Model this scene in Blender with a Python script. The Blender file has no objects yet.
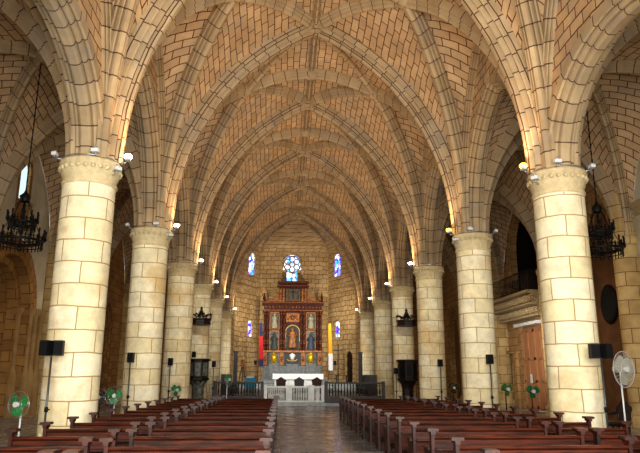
import bpy, math, random
from mathutils import Vector, Matrix
random.seed(7)
SC = bpy.context.scene
COL = SC.collection
PI = math.pi

# ------------------------------------------------------------ camera, world, light, exposure
def setup():
    cd = bpy.data.cameras.new('camera'); cam = bpy.data.objects.new('camera', cd); COL.objects.link(cam)
    f = 623.5; pit = math.radians(13.369); yaw = math.radians(3.362); rol = math.radians(0.191)
    cd.sensor_fit = 'HORIZONTAL'; cd.sensor_width = 36; cd.lens = f / 640 * 36; cd.clip_end = 300; cd.clip_start = .05
    F = Vector((math.sin(yaw) * math.cos(pit), math.cos(yaw) * math.cos(pit), math.sin(pit)))
    R = Vector((math.cos(yaw), -math.sin(yaw), 0)); U = R.cross(F)
    R2 = R * math.cos(rol) + U * math.sin(rol); U2 = -R * math.sin(rol) + U * math.cos(rol)
    m = Matrix((R2, U2, -F)).transposed().to_4x4(); m.translation = Vector((0, 0, 1.7))
    cam.matrix_world = m
    SC.camera = cam
    w = bpy.data.worlds.new('world'); SC.world = w; w.use_nodes = True
    bg = w.node_tree.nodes['Background']; bg.inputs[0].default_value = (.86, .92, 1, 1); bg.inputs[1].default_value = .9
    v = SC.view_settings; v.view_transform = 'Standard'; v.look = 'None'; v.gamma = 1; v.exposure = EXPOSURE; v.use_curve_mapping = False
EXPOSURE = 0.12
setup()
def area(name, loc, rot, sx, sy, power, col):
    l = bpy.data.lights.new(name, 'AREA'); l.shape = 'RECTANGLE'; l.size = sx; l.size_y = sy; l.energy = power; l.color = col
    o = bpy.data.objects.new(name, l); o.location = loc; o.rotation_euler = rot; COL.objects.link(o); return o
def spot(name, loc, aim, power, col, ang=120, rad=.08, blend=1):
    l = bpy.data.lights.new(name, 'SPOT'); l.energy = power; l.color = col; l.spot_size = math.radians(ang); l.spot_blend = blend
    l.shadow_soft_size = rad
    o = bpy.data.objects.new(name, l); o.location = loc
    o.rotation_euler = (Vector(aim)).to_track_quat('-Z', 'Y').to_euler(); COL.objects.link(o); return o
# daylight through the open west doors, behind the camera
area('west_door_daylight', (1.07, -2.5, 3.4), (PI / 2 - .3, 0, 0), 11, 4.5, 4000, (1, .97, .89))
area('west_aisle_daylight', (-7.6, -2.0, 3.5), (PI / 2, 0, 0), 5, 6, 60, (.95, .97, 1))
area('west_aisle_daylight', (9.7, -2.0, 3.5), (PI / 2, 0, 0), 5, 6, 60, (1, .97, .9))

# ------------------------------------------------------------ materials
def nt(name):
    m = bpy.data.materials.new(name); m.use_nodes = True; t = m.node_tree
    return m, t, t.nodes, t.links, t.nodes['Principled BSDF']
def rgb(h):
    h = [int(h[i:i + 2], 16) / 255 for i in (0, 2, 4)]
    return tuple((c / 12.92 if c < .04045 else ((c + .055) / 1.055) ** 2.4) for c in h) + (1,)
def stone(name, a, b, mortar, bw, bh, ms, warp=.02, patch=None, patchamt=.5, off=.5, rough=.85, bump=.25, noise_scale=1.2, rnd=True):
    m, t, N, L, P = nt(name)
    uv = N.new('ShaderNodeUVMap'); uv.uv_map = 'UVMap'
    oi = N.new('ShaderNodeObjectInfo')
    geo = N.new('ShaderNodeTexCoord')
    nz = N.new('ShaderNodeTexNoise'); nz.inputs['Scale'].default_value = 1.3; nz.inputs['Detail'].default_value = 2
    L.new(geo.outputs['Object'], nz.inputs['Vector'])
    sub = N.new('ShaderNodeVectorMath'); sub.operation = 'SUBTRACT'; sub.inputs[1].default_value = (.5, .5, .5)
    L.new(nz.outputs['Color'], sub.inputs[0])
    sc = N.new('ShaderNodeVectorMath'); sc.operation = 'SCALE'; sc.inputs['Scale'].default_value = warp * 4
    L.new(sub.outputs[0], sc.inputs[0])
    ad = N.new('ShaderNodeVectorMath'); ad.operation = 'ADD'
    L.new(uv.outputs[0], ad.inputs[0]); L.new(sc.outputs[0], ad.inputs[1])
    src = ad.outputs[0]
    if rnd:
        mu = N.new('ShaderNodeMath'); mu.operation = 'MULTIPLY'; mu.inputs[1].default_value = 37.3; L.new(oi.outputs['Random'], mu.inputs[0])
        ad2 = N.new('ShaderNodeVectorMath'); ad2.operation = 'ADD'; L.new(src, ad2.inputs[0]); L.new(mu.outputs[0], ad2.inputs[1]); src = ad2.outputs[0]
    br = N.new('ShaderNodeTexBrick'); br.offset = off; br.inputs['Scale'].default_value = 1
    br.inputs['Brick Width'].default_value = bw; br.inputs['Row Height'].default_value = bh; br.inputs['Mortar Size'].default_value = ms
    br.inputs['Mortar Smooth'].default_value = .3
    br.inputs['Color1'].default_value = rgb(a); br.inputs['Color2'].default_value = rgb(b); br.inputs['Mortar'].default_value = rgb(mortar)
    L.new(src, br.inputs['Vector'])
    n2 = N.new('ShaderNodeTexNoise'); n2.inputs['Scale'].default_value = noise_scale; n2.inputs['Detail'].default_value = 8; n2.inputs['Roughness'].default_value = .65
    L.new(geo.outputs['Object'], n2.inputs['Vector'])
    rp = N.new('ShaderNodeMapRange'); rp.inputs[1].default_value = .3; rp.inputs[2].default_value = .7; rp.inputs[3].default_value = .78; rp.inputs[4].default_value = 1.18
    L.new(n2.outputs['Fac'], rp.inputs[0])
    mx = N.new('ShaderNodeMix'); mx.data_type = 'RGBA'; mx.blend_type = 'MULTIPLY'; mx.inputs[0].default_value = 1
    L.new(br.outputs['Color'], mx.inputs[6]); L.new(rp.outputs[0], mx.inputs[7])
    out = mx.outputs[2]
    if patch:
        n3 = N.new('ShaderNodeTexNoise'); n3.inputs['Scale'].default_value = .55; n3.inputs['Detail'].default_value = 6; n3.inputs['Roughness'].default_value = .7
        o3 = N.new('ShaderNodeVectorMath'); o3.operation = 'ADD'; L.new(geo.outputs['Object'], o3.inputs[0]); L.new(oi.outputs['Location'], o3.inputs[1]); L.new(o3.outputs[0], n3.inputs['Vector'])
        r3 = N.new('ShaderNodeMapRange'); r3.inputs[1].default_value = .5; r3.inputs[2].default_value = .66; r3.inputs[3].default_value = 0; r3.inputs[4].default_value = patchamt
        L.new(n3.outputs['Fac'], r3.inputs[0])
        m3 = N.new('ShaderNodeMix'); m3.data_type = 'RGBA'; m3.inputs[7].default_value = rgb(patch)
        L.new(r3.outputs[0], m3.inputs[0]); L.new(out, m3.inputs[6]); out = m3.outputs[2]
        # keep the joints
        m4 = N.new('ShaderNodeMix'); m4.data_type = 'RGBA'; m4.inputs[7].default_value = rgb(mortar)
        L.new(br.outputs['Fac'], m4.inputs[0]); L.new(out, m4.inputs[6]); out = m4.outputs[2]
    L.new(out, P.inputs['Base Color']); P.inputs['Roughness'].default_value = rough
    P.inputs['Specular IOR Level'].default_value = .25
    bp = N.new('ShaderNodeBump'); bp.inputs['Strength'].default_value = bump; bp.inputs['Distance'].default_value = .03
    sb = N.new('ShaderNodeMath'); sb.operation = 'SUBTRACT'; L.new(n2.outputs['Fac'], sb.inputs[0]); L.new(br.outputs['Fac'], sb.inputs[1])
    L.new(sb.outputs[0], bp.inputs['Height']); L.new(bp.outputs[0], P.inputs['Normal'])
    return m
def plain(name, c, rough=.5, metal=0, var=0, scale=6, c2=None, spec=.5, stretch=None, coat=0):
    m, t, N, L, P = nt(name)
    P.inputs['Base Color'].default_value = rgb(c); P.inputs['Roughness'].default_value = rough; P.inputs['Metallic'].default_value = metal
    P.inputs['Specular IOR Level'].default_value = spec; P.inputs['Coat Weight'].default_value = coat
    if c2:
        g = N.new('ShaderNodeTexCoord'); mp = N.new('ShaderNodeMapping'); mp.inputs['Scale'].default_value = stretch or (1, 1, 1)
        n = N.new('ShaderNodeTexNoise'); n.inputs['Scale'].default_value = scale; n.inputs['Detail'].default_value = 6
        r = N.new('ShaderNodeMapRange'); r.inputs[1].default_value = .35; r.inputs[2].default_value = .65
        mx = N.new('ShaderNodeMix'); mx.data_type = 'RGBA'; mx.inputs[6].default_value = rgb(c); mx.inputs[7].default_value = rgb(c2)
        oi = N.new('ShaderNodeObjectInfo'); ad = N.new('ShaderNodeVectorMath'); ad.operation = 'ADD'
        L.new(g.outputs['Object'], ad.inputs[0]); L.new(oi.outputs['Location'], ad.inputs[1])
        L.new(ad.outputs[0], mp.inputs[0]); L.new(mp.outputs[0], n.inputs['Vector']); L.new(n.outputs['Fac'], r.inputs[0])
        L.new(r.outputs[0], mx.inputs[0]); L.new(mx.outputs[2], P.inputs['Base Color'])
    return m
def glow(name, c, s):
    m, t, N, L, P = nt(name)
    P.inputs['Base Color'].default_value = rgb(c); P.inputs['Emission Color'].default_value = rgb(c); P.inputs['Emission Strength'].default_value = s
    return m
def stained(name, cols, s, scale):
    m, t, N, L, P = nt(name)
    g = N.new('ShaderNodeTexCoord'); v = N.new('ShaderNodeTexVoronoi'); v.inputs['Scale'].default_value = scale
    L.new(g.outputs['Object'], v.inputs['Vector'])
    w = N.new('ShaderNodeSeparateColor'); L.new(v.outputs['Color'], w.inputs[0])
    r = N.new('ShaderNodeValToRGB'); r.color_ramp.interpolation = 'CONSTANT'
    el = r.color_ramp.elements
    for i, c in enumerate(cols):
        e = el[i] if i < 2 else el.new(i / len(cols))
        e.position = i / len(cols); e.color = rgb(c)
    L.new(w.outputs[0], r.inputs[0]); L.new(r.outputs[0], P.inputs['Emission Color']); L.new(r.outputs[0], P.inputs['Base Color'])
    P.inputs['Emission Strength'].default_value = s; P.inputs['Roughness'].default_value = .2
    return m
M = {}
M['column'] = stone('column_stone', 'f3e8c8', 'e6d5a8', 'a98c58', .942, .5, .015, .018, 'd2ac6c', .8, bump=.3, noise_scale=3)
M['rib'] = stone('rib_stone', 'bca27c', 'a68c68', '4f3224', .55, 40, .018, .022, '96928a', .4, off=0, bump=.2)
M['ribgrid'] = stone('arch_stone', 'bca27c', 'a68c68', '4f3224', .52, .24, .018, .02, '96928a', .35, off=.12, bump=.2)  # real cross joints; lengthwise dark rows paint shade into the moulding grooves
M['web'] = stone('vault_stone', 'ccaa80', 'b7946c', '54321f', .60, .30, .021, .03, '9a8f7c', .55, bump=.2)
M['apse'] = stone('apse_stone', 'c6a877', 'ac8c5c', '654828', .7, .42, .026, .09, 'cdb488', .5, bump=.5)
M['ochre'] = stone('ochre_stone', 'a87c44', '8f6434', '5a3c1e', .8, .42, .018, .03, '7a5630', .5)
M['plaster'] = plain('plaster', 'cfc4ac', .9, c2='b3a78c', scale=1.2)
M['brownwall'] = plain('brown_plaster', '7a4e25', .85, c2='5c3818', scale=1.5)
M['carved'] = plain('carved_stone', 'b8a078', .85, c2='8c754e', scale=14)
M['white'] = plain('white_marble', 'e9e9e4', .35, c2='c9cccb', scale=3)
M['grey'] = plain('grey_marble', '8b8f90', .35, c2='5e6466', scale=4)
M['pew'] = plain('mahogany', '4e1d0a', .4, c2='1f0a04', scale=5, stretch=(.6, 5, 5), coat=.0, spec=.3)
M['pewend'] = plain('mahogany_end', '3c1208', .5, c2='1c0703', scale=5, spec=.25)
M['darkwood'] = plain('dark_wood', '22100a', .45, c2='120805', scale=6, spec=.3)
M['door'] = plain('door_wood', 'b0764a', .6, c2='94603c', scale=4, stretch=(6, 6, .5))
M['redwood'] = plain('red_gilt_wood', '54190a', .5, c2='200803', scale=9, spec=.2)
M['gilt'] = plain('gilt_wood', 'a8681e', .4, .3, c2='5a260e', scale=9)
M['gold'] = plain('gold', 'f0c21e', .35, .5)
M['iron'] = plain('wrought_iron', '0c0b0b', .5, .5)
M['black'] = plain('black_plastic', '08080a', .6, spec=.2)
M['steel'] = plain('steel', 'aeb6bc', .3, .8)
M['chrome'] = plain('painted_white_metal', 'd8dadb', .4, .1)
M['green'] = plain('green_plastic', '1a7a34', .4)
M['dkgreen'] = plain('dark_green_plastic', '17602c', .4)
M['cream'] = plain('cream_plastic', 'd8d2b4', .5)
M['redcloth'] = plain('red_cloth', 'c01c22', .8)
M['navy'] = plain('navy_cloth', '1c2450', .8)
M['yellow'] = plain('yellow_cloth', 'e6a81a', .8)
M['whitecloth'] = plain('white_cloth', 'eef0f2', .8)
M['blue'] = plain('blue_cloth', '1f84ac', .8)
M['paintedshade'] = plain('painted_shade_interior', '160a08', .95, spec=.1)  # near-black colour stands in for the shade inside the gallery and narrow doorway
M['painting'] = plain('dark_painting', '2e2c26', .5, c2='5c4a30', scale=7)
M['greypaint'] = plain('grey_painting', '6f7468', .5, c2='30342f', scale=6)
M['flesh'] = plain('statue_paint', 'b07a2c', .5, c2='6a140c', scale=5)
M['warm'] = glow('warm_bulb', 'ffbe38', 12)
M['coolbulb'] = glow('white_bulb', 'fff0d8', 25)
M['rose'] = stained('rose_glass', ['8fc0ff', 'dcefff', '3a6cff', 'b8dcff', 'ffffff', '5a9cff'], 2.6, 3.5)
M['stain'] = stained('stained_glass', ['2440ff', '8fd8ff', '5a28c8', 'ffffff', '2a86ff', '7a5cd8', 'f0f8ff'], 3.0, 4)
M['skyglass'] = glow('pale_glass', 'bfe0f2', 1.3)
def floor_mat():
    m, t, N, L, P = nt('floor_marble')
    g = N.new('ShaderNodeTexCoord'); b = N.new('ShaderNodeTexBrick'); b.offset = 0; b.inputs['Scale'].default_value = 1
    b.inputs['Brick Width'].default_value = .6; b.inputs['Row Height'].default_value = .6; b.inputs['Mortar Size'].default_value = .012
    b.inputs['Color1'].default_value = rgb('9a9b9c'); b.inputs['Color2'].default_value = rgb('6c6e72'); b.inputs['Mortar'].default_value = rgb('4a4a4c')
    n = N.new('ShaderNodeTexNoise'); n.inputs['Scale'].default_value = .9; n.inputs['Detail'].default_value = 8
    L.new(g.outputs['Object'], b.inputs['Vector']); L.new(g.outputs['Object'], n.inputs['Vector'])
    r = N.new('ShaderNodeMapRange'); r.inputs[1].default_value = .3; r.inputs[2].default_value = .7; r.inputs[3].default_value = .65; r.inputs[4].default_value = 1.2
    mx = N.new('ShaderNodeMix'); mx.data_type = 'RGBA'; mx.blend_type = 'MULTIPLY'; mx.inputs[0].default_value = 1
    L.new(n.outputs['Fac'], r.inputs[0]); L.new(b.outputs['Color'], mx.inputs[6]); L.new(r.outputs[0], mx.inputs[7]); L.new(mx.outputs[2], P.inputs['Base Color'])
    r2 = N.new('ShaderNodeMapRange'); r2.inputs[1].default_value = .3; r2.inputs[2].default_value = .7; r2.inputs[3].default_value = .14; r2.inputs[4].default_value = .35
    L.new(n.outputs['Fac'], r2.inputs[0]); L.new(r2.outputs[0], P.inputs['Roughness'])
    return m
M['floor'] = floor_mat()

# ------------------------------------------------------------ mesh helpers
class MB:
    def __init__(s): s.v = []; s.f = []; s.uv = []; s.sm = []
    def face(s, pts, uv=None, smooth=False):
        i = len(s.v); s.v += [tuple(p) for p in pts]; s.f.append(tuple(range(i, i + len(pts)))); s.uv.append(uv); s.sm.append(smooth)
    def grid(s, P, UV=None, smooth=True, flip=False):
        i0 = len(s.v); n = len(P); m = len(P[0])
        for r in P: s.v += [tuple(p) for p in r]
        for i in range(n - 1):
            for j in range(m - 1):
                q = [(i, j), (i, j + 1), (i + 1, j + 1), (i + 1, j)]
                if flip: q.reverse()
                s.f.append(tuple(i0 + a * m + b for a, b in q)); s.uv.append([UV[a][b] for a, b in q] if UV else None); s.sm.append(smooth)
    def box(s, x0, x1, y0, y1, z0, z1):
        c = [(x, y, z) for z in (z0, z1) for y in (y0, y1) for x in (x0, x1)]
        i = len(s.v); s.v += c
        for q in ((0, 2, 3, 1), (4, 5, 7, 6), (0, 1, 5, 4), (2, 6, 7, 3), (0, 4, 6, 2), (1, 3, 7, 5)):
            s.f.append(tuple(i + k for k in q)); s.uv.append(None); s.sm.append(False)
    def cbox(s, c, sz, rz=0, rx=0):
        t = MB(); t.box(-sz[0] / 2, sz[0] / 2, -sz[1] / 2, sz[1] / 2, -sz[2] / 2, sz[2] / 2)
        m = Matrix.Translation(c) @ Matrix.Rotation(rz, 4, 'Z') @ Matrix.Rotation(rx, 4, 'X'); s.add(t, m)
    def add(s, t, m=None):
        i = len(s.v); s.v += [tuple((m @ Vector(p)) if m else p) for p in t.v]
        s.f += [tuple(i + k for k in f) for f in t.f]; s.uv += t.uv; s.sm += t.sm
    def lathe(s, cx, cy, prof, n=24, a0=0, a1=2 * PI, smooth=True, ur=None, sx=1, sy=1):
        P = []; UV = []; R = ur or max(r for r, z in prof); acc = 0
        for k, (r, z) in enumerate(prof):
            if k: acc += math.hypot(r - prof[k - 1][0], z - prof[k - 1][1])
            vz = z if ur else acc
            P.append([(cx + sx * r * math.cos(a0 + (a1 - a0) * j / n), cy + sy * r * math.sin(a0 + (a1 - a0) * j / n), z) for j in range(n + 1)])
            UV.append([((a1 - a0) * j / n * R, vz) for j in range(n + 1)])
        s.grid(P, UV, smooth)
    def tube(s, pts, r, n=6, smooth=True, caps=True):
        pts = [Vector(p) for p in pts]; P = []
        rr = r if isinstance(r, (list, tuple)) else [r] * len(pts)
        for i, p in enumerate(pts):
            d = (pts[min(i + 1, len(pts) - 1)] - pts[max(i - 1, 0)]).normalized()
            a = d.cross(Vector((0, 0, 1)));
            if a.length < .05: a = d.cross(Vector((1, 0, 0)))
            a.normalize(); b = d.cross(a)
            P.append([p + (a * math.cos(2 * PI * j / n) + b * math.sin(2 * PI * j / n)) * rr[i] for j in range(n + 1)])
        s.grid(P, None, smooth)
        if caps: s.face(P[0][:-1]); s.face(P[-1][:-1][::-1])
    def ball(s, c, r, n=8, sz=1, m=5):
        prof = [(r * math.sin(PI * k / m), -r * sz * math.cos(PI * k / m)) for k in range(m + 1)]
        t = MB(); t.lathe(0, 0, prof, n); s.add(t, Matrix.Translation(c))
    def torus(s, c, R, r, n=24, k=6, ax='z'):
        P = []
        for i in range(n + 1):
            a = 2 * PI * i / n; row = []
            for j in range(k + 1):
                b = 2 * PI * j / k; q = (R + r * math.cos(b)); x, y, z = q * math.cos(a), q * math.sin(a), r * math.sin(b)
                if ax == 'y': x, y, z = x, z, y
                if ax == 'x': x, y, z = z, x, y
                row.append((c[0] + x, c[1] + y, c[2] + z))
            P.append(row)
        s.grid(P)
    def prism(s, poly, ax, a, b):
        # poly in the two other axes (in xyz order), extruded along ax from a to b
        def P(p, t):
            if ax == 'x': return (t, p[0], p[1])
            if ax == 'y': return (p[0], t, p[1])
            return (p[0], p[1], t)
        s.face([P(p, a) for p in poly]); s.face([P(p, b) for p in poly][::-1])
        for i in range(len(poly)):
            p, q = poly[i], poly[(i + 1) % len(poly)]; s.face([P(p, b), P(q, b), P(q, a), P(p, a)])
    def build(s, name, mat, parent=None, world=False, kind=None, fix=True):
        me = bpy.data.meshes.new(name)
        o3 = Vector(parent.location) if (parent and world) else Vector((0, 0, 0))
        me.from_pydata([(v[0] - o3.x, v[1] - o3.y, v[2] - o3.z) for v in s.v], [], s.f)
        ul = me.uv_layers.new(name='UVMap'); k = 0; dat = []
        for f, u in zip(s.f, s.uv):
            if u is None:
                p = [Vector(s.v[i]) for i in f]; n = Vector((0, 0, 0))
                for a in range(len(p)): n += p[a].cross(p[(a + 1) % len(p)])
                ax, ay, az = abs(n.x), abs(n.y), abs(n.z)
                u = [(q.y, q.z) if ax >= ay and ax >= az else ((q.x, q.z) if ay >= az else (q.x, q.y)) for q in p]
            for q in u: dat += [q[0], q[1]]
        ul.data.foreach_set('uv', dat)
        me.polygons.foreach_set('use_smooth', s.sm)
        me.materials.append(M[mat] if isinstance(mat, str) else mat)
        me.update()
        if fix:
            import bmesh
            bm = bmesh.new(); bm.from_mesh(me); bmesh.ops.remove_doubles(bm, verts=bm.verts, dist=1e-5)
            bmesh.ops.recalc_face_normals(bm, faces=bm.faces); bm.to_mesh(me); bm.free()
        o = bpy.data.objects.new(name, me); COL.objects.link(o)
        if parent: o.parent = parent
        if kind: o['kind'] = kind
        return o
def tag(o, label, cat, group=None, kind=None):
    o['label'] = label; o['category'] = cat
    if group: o['group'] = group
    if kind: o['kind'] = kind
    return o
def thing(name, loc, label, cat, group=None, rz=0, kind=None):
    o = bpy.data.objects.new(name, None); COL.objects.link(o); o.location = loc; o.rotation_euler = (0, 0, rz); o.empty_display_size = .2
    return tag(o, label, cat, group, kind)
KIDS = {}
def kids(o):
    if not KIDS.get('_n') or KIDS['_n'] != len(bpy.data.objects):
        KIDS.clear(); KIDS['_n'] = len(bpy.data.objects)
        for q in bpy.data.objects:
            if q.parent: KIDS.setdefault(q.parent.name, []).append(q)
    return list(KIDS.get(o.name, []))
def dup(o, loc, rz=None, label=None, group=None, scale=None, parent=None):
    ch = [(c, kids(c)) for c in kids(o)]
    r = o.copy(); COL.objects.link(r); r.location = loc
    if rz is not None: r.rotation_euler = (0, 0, rz)
    if scale: r.scale = scale
    if label: r['label'] = label
    if group: r['group'] = group
    for c, gs in ch:
        k = c.copy(); COL.objects.link(k); k.parent = r
        for g in gs:
            h = g.copy(); COL.objects.link(h); h.parent = k
    return r
ORD = ['first', 'second', 'third', 'fourth', 'fifth', 'sixth', 'seventh', 'eighth', 'ninth', 'tenth', 'eleventh', 'twelfth', 'thirteenth', 'fourteenth', 'fifteenth']

# ------------------------------------------------------------ plan
XL, XR, XC, HA = -4.64, 6.77, 1.065, 5.705
ROWS = [.5, 7.5, 14.5, 21.6, 28.5, 35.2, 42.2, 50.0]
AW = 5.9
XWL, XWR = XL - AW, XR + AW
Z0 = 6.6
def arc(w, h, n=14):
    if h < w: return [(a, b * h / w, c) for a, b, c in arc(w, w, n)]
    R = (w * w + h * h) / (2 * w); tm = math.atan2(h, R - w)
    return [(R * (1 - math.cos(tm * k / n)), R * math.sin(tm * k / n), R * tm * k / n) for k in range(n + 1)]
def ph(x, w, h):  # height of a pointed arch at x from its springer (w half span, h rise)
    if h < w: return ph(x, w, w) * h / w
    R = (w * w + h * h) / (2 * w); x = max(0, min(w, x)); return math.sqrt(max(0, R * R - (R - x) ** 2))
def rib_sweep(mb, pts, wd, dp, joint=0):
    # pts: list of Vector in one vertical plane; profile hangs on the concave / lower side
    pts = [Vector(p) for p in pts]
    hd = Vector((pts[-1].x - pts[0].x, pts[-1].y - pts[0].y, 0)).normalized(); N = Vector((-hd.y, hd.x, 0))
    half = [(.5, -.5), (.5, .30), (.43, .38), (.36, .26), (.34, .50), (.30, .66), (.24, .68), (.20, .50), (.17, .86), (.10, 1.0)]
    prof = [(a * wd, d * dp) for a, d in half] + [(-a * wd, d * dp) for a, d in reversed(half)]
    lens = [0]
    for k in range(1, len(prof)): lens.append(lens[-1] + math.hypot(prof[k][0] - prof[k - 1][0], prof[k][1] - prof[k - 1][1]))
    P = []; UV = []; s = joint
    for i, p in enumerate(pts):
        if i: s += (p - pts[i - 1]).length
        t = (pts[min(i + 1, len(pts) - 1)] - pts[max(i - 1, 0)]).normalized()
        dn = t.cross(N);
        if dn.dot(Vector((hd.x * .6, hd.y * .6, -1))) < 0: dn = -dn
        P.append([p + N * a + dn * d for a, d in prof]); UV.append([(s, l) for l in lens])
    mb.grid(P, UV, smooth=False)
TARC = arc(HA - .3, 14.88 - Z0, 60)
OFF = .3; WT = HA - OFF
def crown_uv(q):
    x = max(0, min(WT, HA - OFF - abs(q.x - XC))); k = min(range(61), key=lambda i: abs(TARC[i][0] - x)); a = TARC[k]
    return (q.y, a[2] + (x - a[0]))
def rule(mb, A, B, m=6, bulge=0, flip=False, u0=0, crown=False):
    # web between two curves of equal count, courses run along the rulings
    P = []; UV = []; s = 0
    for i in range(len(A)):
        a, b = Vector(A[i]), Vector(B[i])
        if i: s += ((a - Vector(A[i - 1])).length + (b - Vector(B[i - 1])).length) / 2
        L = (b - a).length; row = []; ur = []
        for j in range(m + 1):
            t = j / m; q = a.lerp(b, t); q.z += bulge * 4 * t * (1 - t) * min(1, i / len(A) * 1.5) ** 1
            row.append(q); ur.append(crown_uv(q) if crown else ((t - .5) * L + u0, s))
        P.append(row); UV.append(ur)
    mb.grid(P, UV, smooth=True)

# ------------------------------------------------------------ floor
fl = MB(); fl.box(XWL - 3, XWR + 3, -8, 62, -.2, 0); fl.build('floor', 'floor', kind='structure')

# ------------------------------------------------------------ nave and aisle vaults
ceil = bpy.data.objects.new('ceiling', None); COL.objects.link(ceil); ceil['kind'] = 'structure'
OFF = .3
WT, HT = HA - OFF, 14.88 - Z0
SBX, SBZ, CZ, WZ = 2.83, 13.85, 14.68, 13.3
def arch_pts(x0, y0, dx, dy, w, h, off=OFF, n=14):
    d = Vector((dx, dy, 0)).normalized()
    return [Vector((x0, y0, Z0)) + d * (off + a) + Vector((0, 0, z)) for a, z, s in arc(w, h, n)]
nave_web = MB(); aisle_web = MB(); tie = []
bay_ribs = []
for k in range(len(ROWS) - 1):
    ya, yb = ROWS[k], ROWS[k + 1]; b = (yb - ya) / 2; ym = (ya + yb) / 2
    rb = MB()
    for sx, xc in ((1, XL), (-1, XR)):
        S = Vector((XC - sx * SBX, ym, SBZ)); C = Vector((XC, ym, CZ))
        for y0, sy in ((ya, 1), (yb, -1)):
            A = Vector((XC, y0, Z0 + HT))
            T = arch_pts(xc, y0, sx, 0, WT, HT)
            dvec = Vector((S.x - xc, S.y - y0, 0)); dl = dvec.length
            D = arch_pts(xc, y0, dvec.x, dvec.y, dl - OFF, SBZ - Z0)
            W = arch_pts(xc + sx * .30, y0, 0, sy, b - OFF, WZ - Z0)
            rule(nave_web, T, D, 6, .12, crown=True); rule(nave_web, D, W, 6, .12)
            rib_sweep(rb, D, .5, .38); rib_sweep(rb, W, .34, .3)
            # rib from side boss to the transverse crown
            n = 6
            SA = [S.lerp(A, i / n) + Vector((0, 0, .3 * math.sin(PI * i / n))) for i in range(n + 1)]
            SC_ = [S.lerp(C, i / n) + Vector((0, 0, .16 * math.sin(PI * i / n))) for i in range(n + 1)]
            rib_sweep(rb, SA, .48, .36)
            if sy == 1: rib_sweep(rb, SC_, .48, .34)
            rule(nave_web, SA, SC_, 5, .05, crown=True)
            # small filling between last ruling of T-D and the S-A rib
            base = [D[-1].lerp(T[-1], i / n) for i in range(n + 1)]
            rule(nave_web, SA, [Vector((p.x, p.y, p.z + .03)) for p in base], 2, 0, crown=True)
    for y0 in (ya, yb):
        rib_sweep(rb, [Vector((XC, y0 + (ym - y0) * i / 4, Z0 + HT + (CZ - Z0 - HT) * i / 4)) for i in range(5)], .26, .22)
    for c in ((XC, ym, CZ), (XC - SBX, ym, SBZ), (XC + SBX, ym, SBZ)):
        rb.lathe(c[0], c[1], [(.3, c[2] - .15), (.3, c[2] - .3), (.2, c[2] - .36), (.02, c[2] - .38)], 14)
    rb.build('rib', 'rib', ceil)
    # aisles
    ra = MB()
    for sx, xc in ((-1, XL), (1, XR)):
        cx = xc + sx * AW / 2
        ZC, ZA = 11.45, 11.25
        for y0, sy in ((ya, 1), (yb, -1)):
            for x0, dx in ((xc, sx), (xc + sx * AW, -sx)):
                T = arch_pts(x0, y0, dx, 0, AW / 2 - OFF, ZA - Z0)
                dl = math.hypot(AW / 2, b)
                D = arch_pts(x0, y0, dx * AW / 2, sy * b, dl - OFF, ZC - Z0)
                W = arch_pts(x0 + dx * (.30 if x0 == xc else .02), y0, 0, sy, b - OFF, ZA - Z0)
                rule(aisle_web, T, D, 5, .1); rule(aisle_web, D, W, 5, .1)
                rib_sweep(ra, D, .34, .28)
                if sy == 1 or k == len(ROWS) - 2: rib_sweep(ra, T, .46, .32)
        ra.lathe(cx, ym, [(.26, ZC - .12), (.26, ZC - .26), (.16, ZC - .34), (.02, ZC - .36)], 14)
    ra.build('rib', 'rib', ceil)
nave_web.build('nave_vault', 'web', ceil); aisle_web.build('aisle_vault', 'web', ceil)
for k, y in enumerate(ROWS):
    t = MB()
    for sx, xc in ((1, XL), (-1, XR)): rib_sweep(t, arch_pts(xc, y, sx, 0, WT, HT, n=22), .66 if k < 7 else .9, .42 if k < 7 else .38)
    t.lathe(XC, y, [(.3, Z0 + HT - .2), (.3, Z0 + HT - .4), (.18, Z0 + HT - .45), (.02, Z0 + HT - .47)], 14)
    t.build('trim_%d' % (k + 1), 'ribgrid', kind='structure')
# arcades: arch rings and the walls above them
n_tr = len(ROWS)
AH = lambda k: 2.35 if k < 2 else 4.3
for si, (sx, xc) in enumerate(((1, XL), (-1, XR))):
    for k in range(len(ROWS) - 1):
        ya, yb = ROWS[k], ROWS[k + 1]; b = (yb - ya) / 2; ym = (ya + yb) / 2; n_tr += 1
        ar = MB(); w = b - OFF; h = AH(k)
        for y0, sy in ((ya, 1), (yb, -1)): rib_sweep(ar, arch_pts(xc, y0, 0, sy, w, h), .74 if k < 2 else .66, .3)
        ar.build('trim_%d' % n_tr, 'rib', kind='structure')
    sp = MB()
    for k in range(len(ROWS) - 1):
        ya, yb = ROWS[k], ROWS[k + 1]; b = (yb - ya) / 2; ym = (ya + yb) / 2
        for xf, top in ((xc + sx * .30, WZ), (xc - sx * .30, 11.25)):
            P = []; UV = []
            for i in range(25):
                y = ya + OFF + (yb - ya - 2 * OFF) * i / 24; x = min(y - ya - OFF, yb - OFF - y)
                z1 = Z0 + ph(x, b - OFF, top - Z0); zb = min(Z0 + ph(x, b - OFF, AH(k)), z1)
                P.append([(xf, y, zb + (z1 - zb) * j / 4) for j in range(5)]); UV.append([(y, zb + (z1 - zb) * j / 4) for j in range(5)])
            sp.grid(P, UV)
    sp.build('wall_%s_arcade' % ('left', 'right')[si], 'web', kind='structure')

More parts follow.
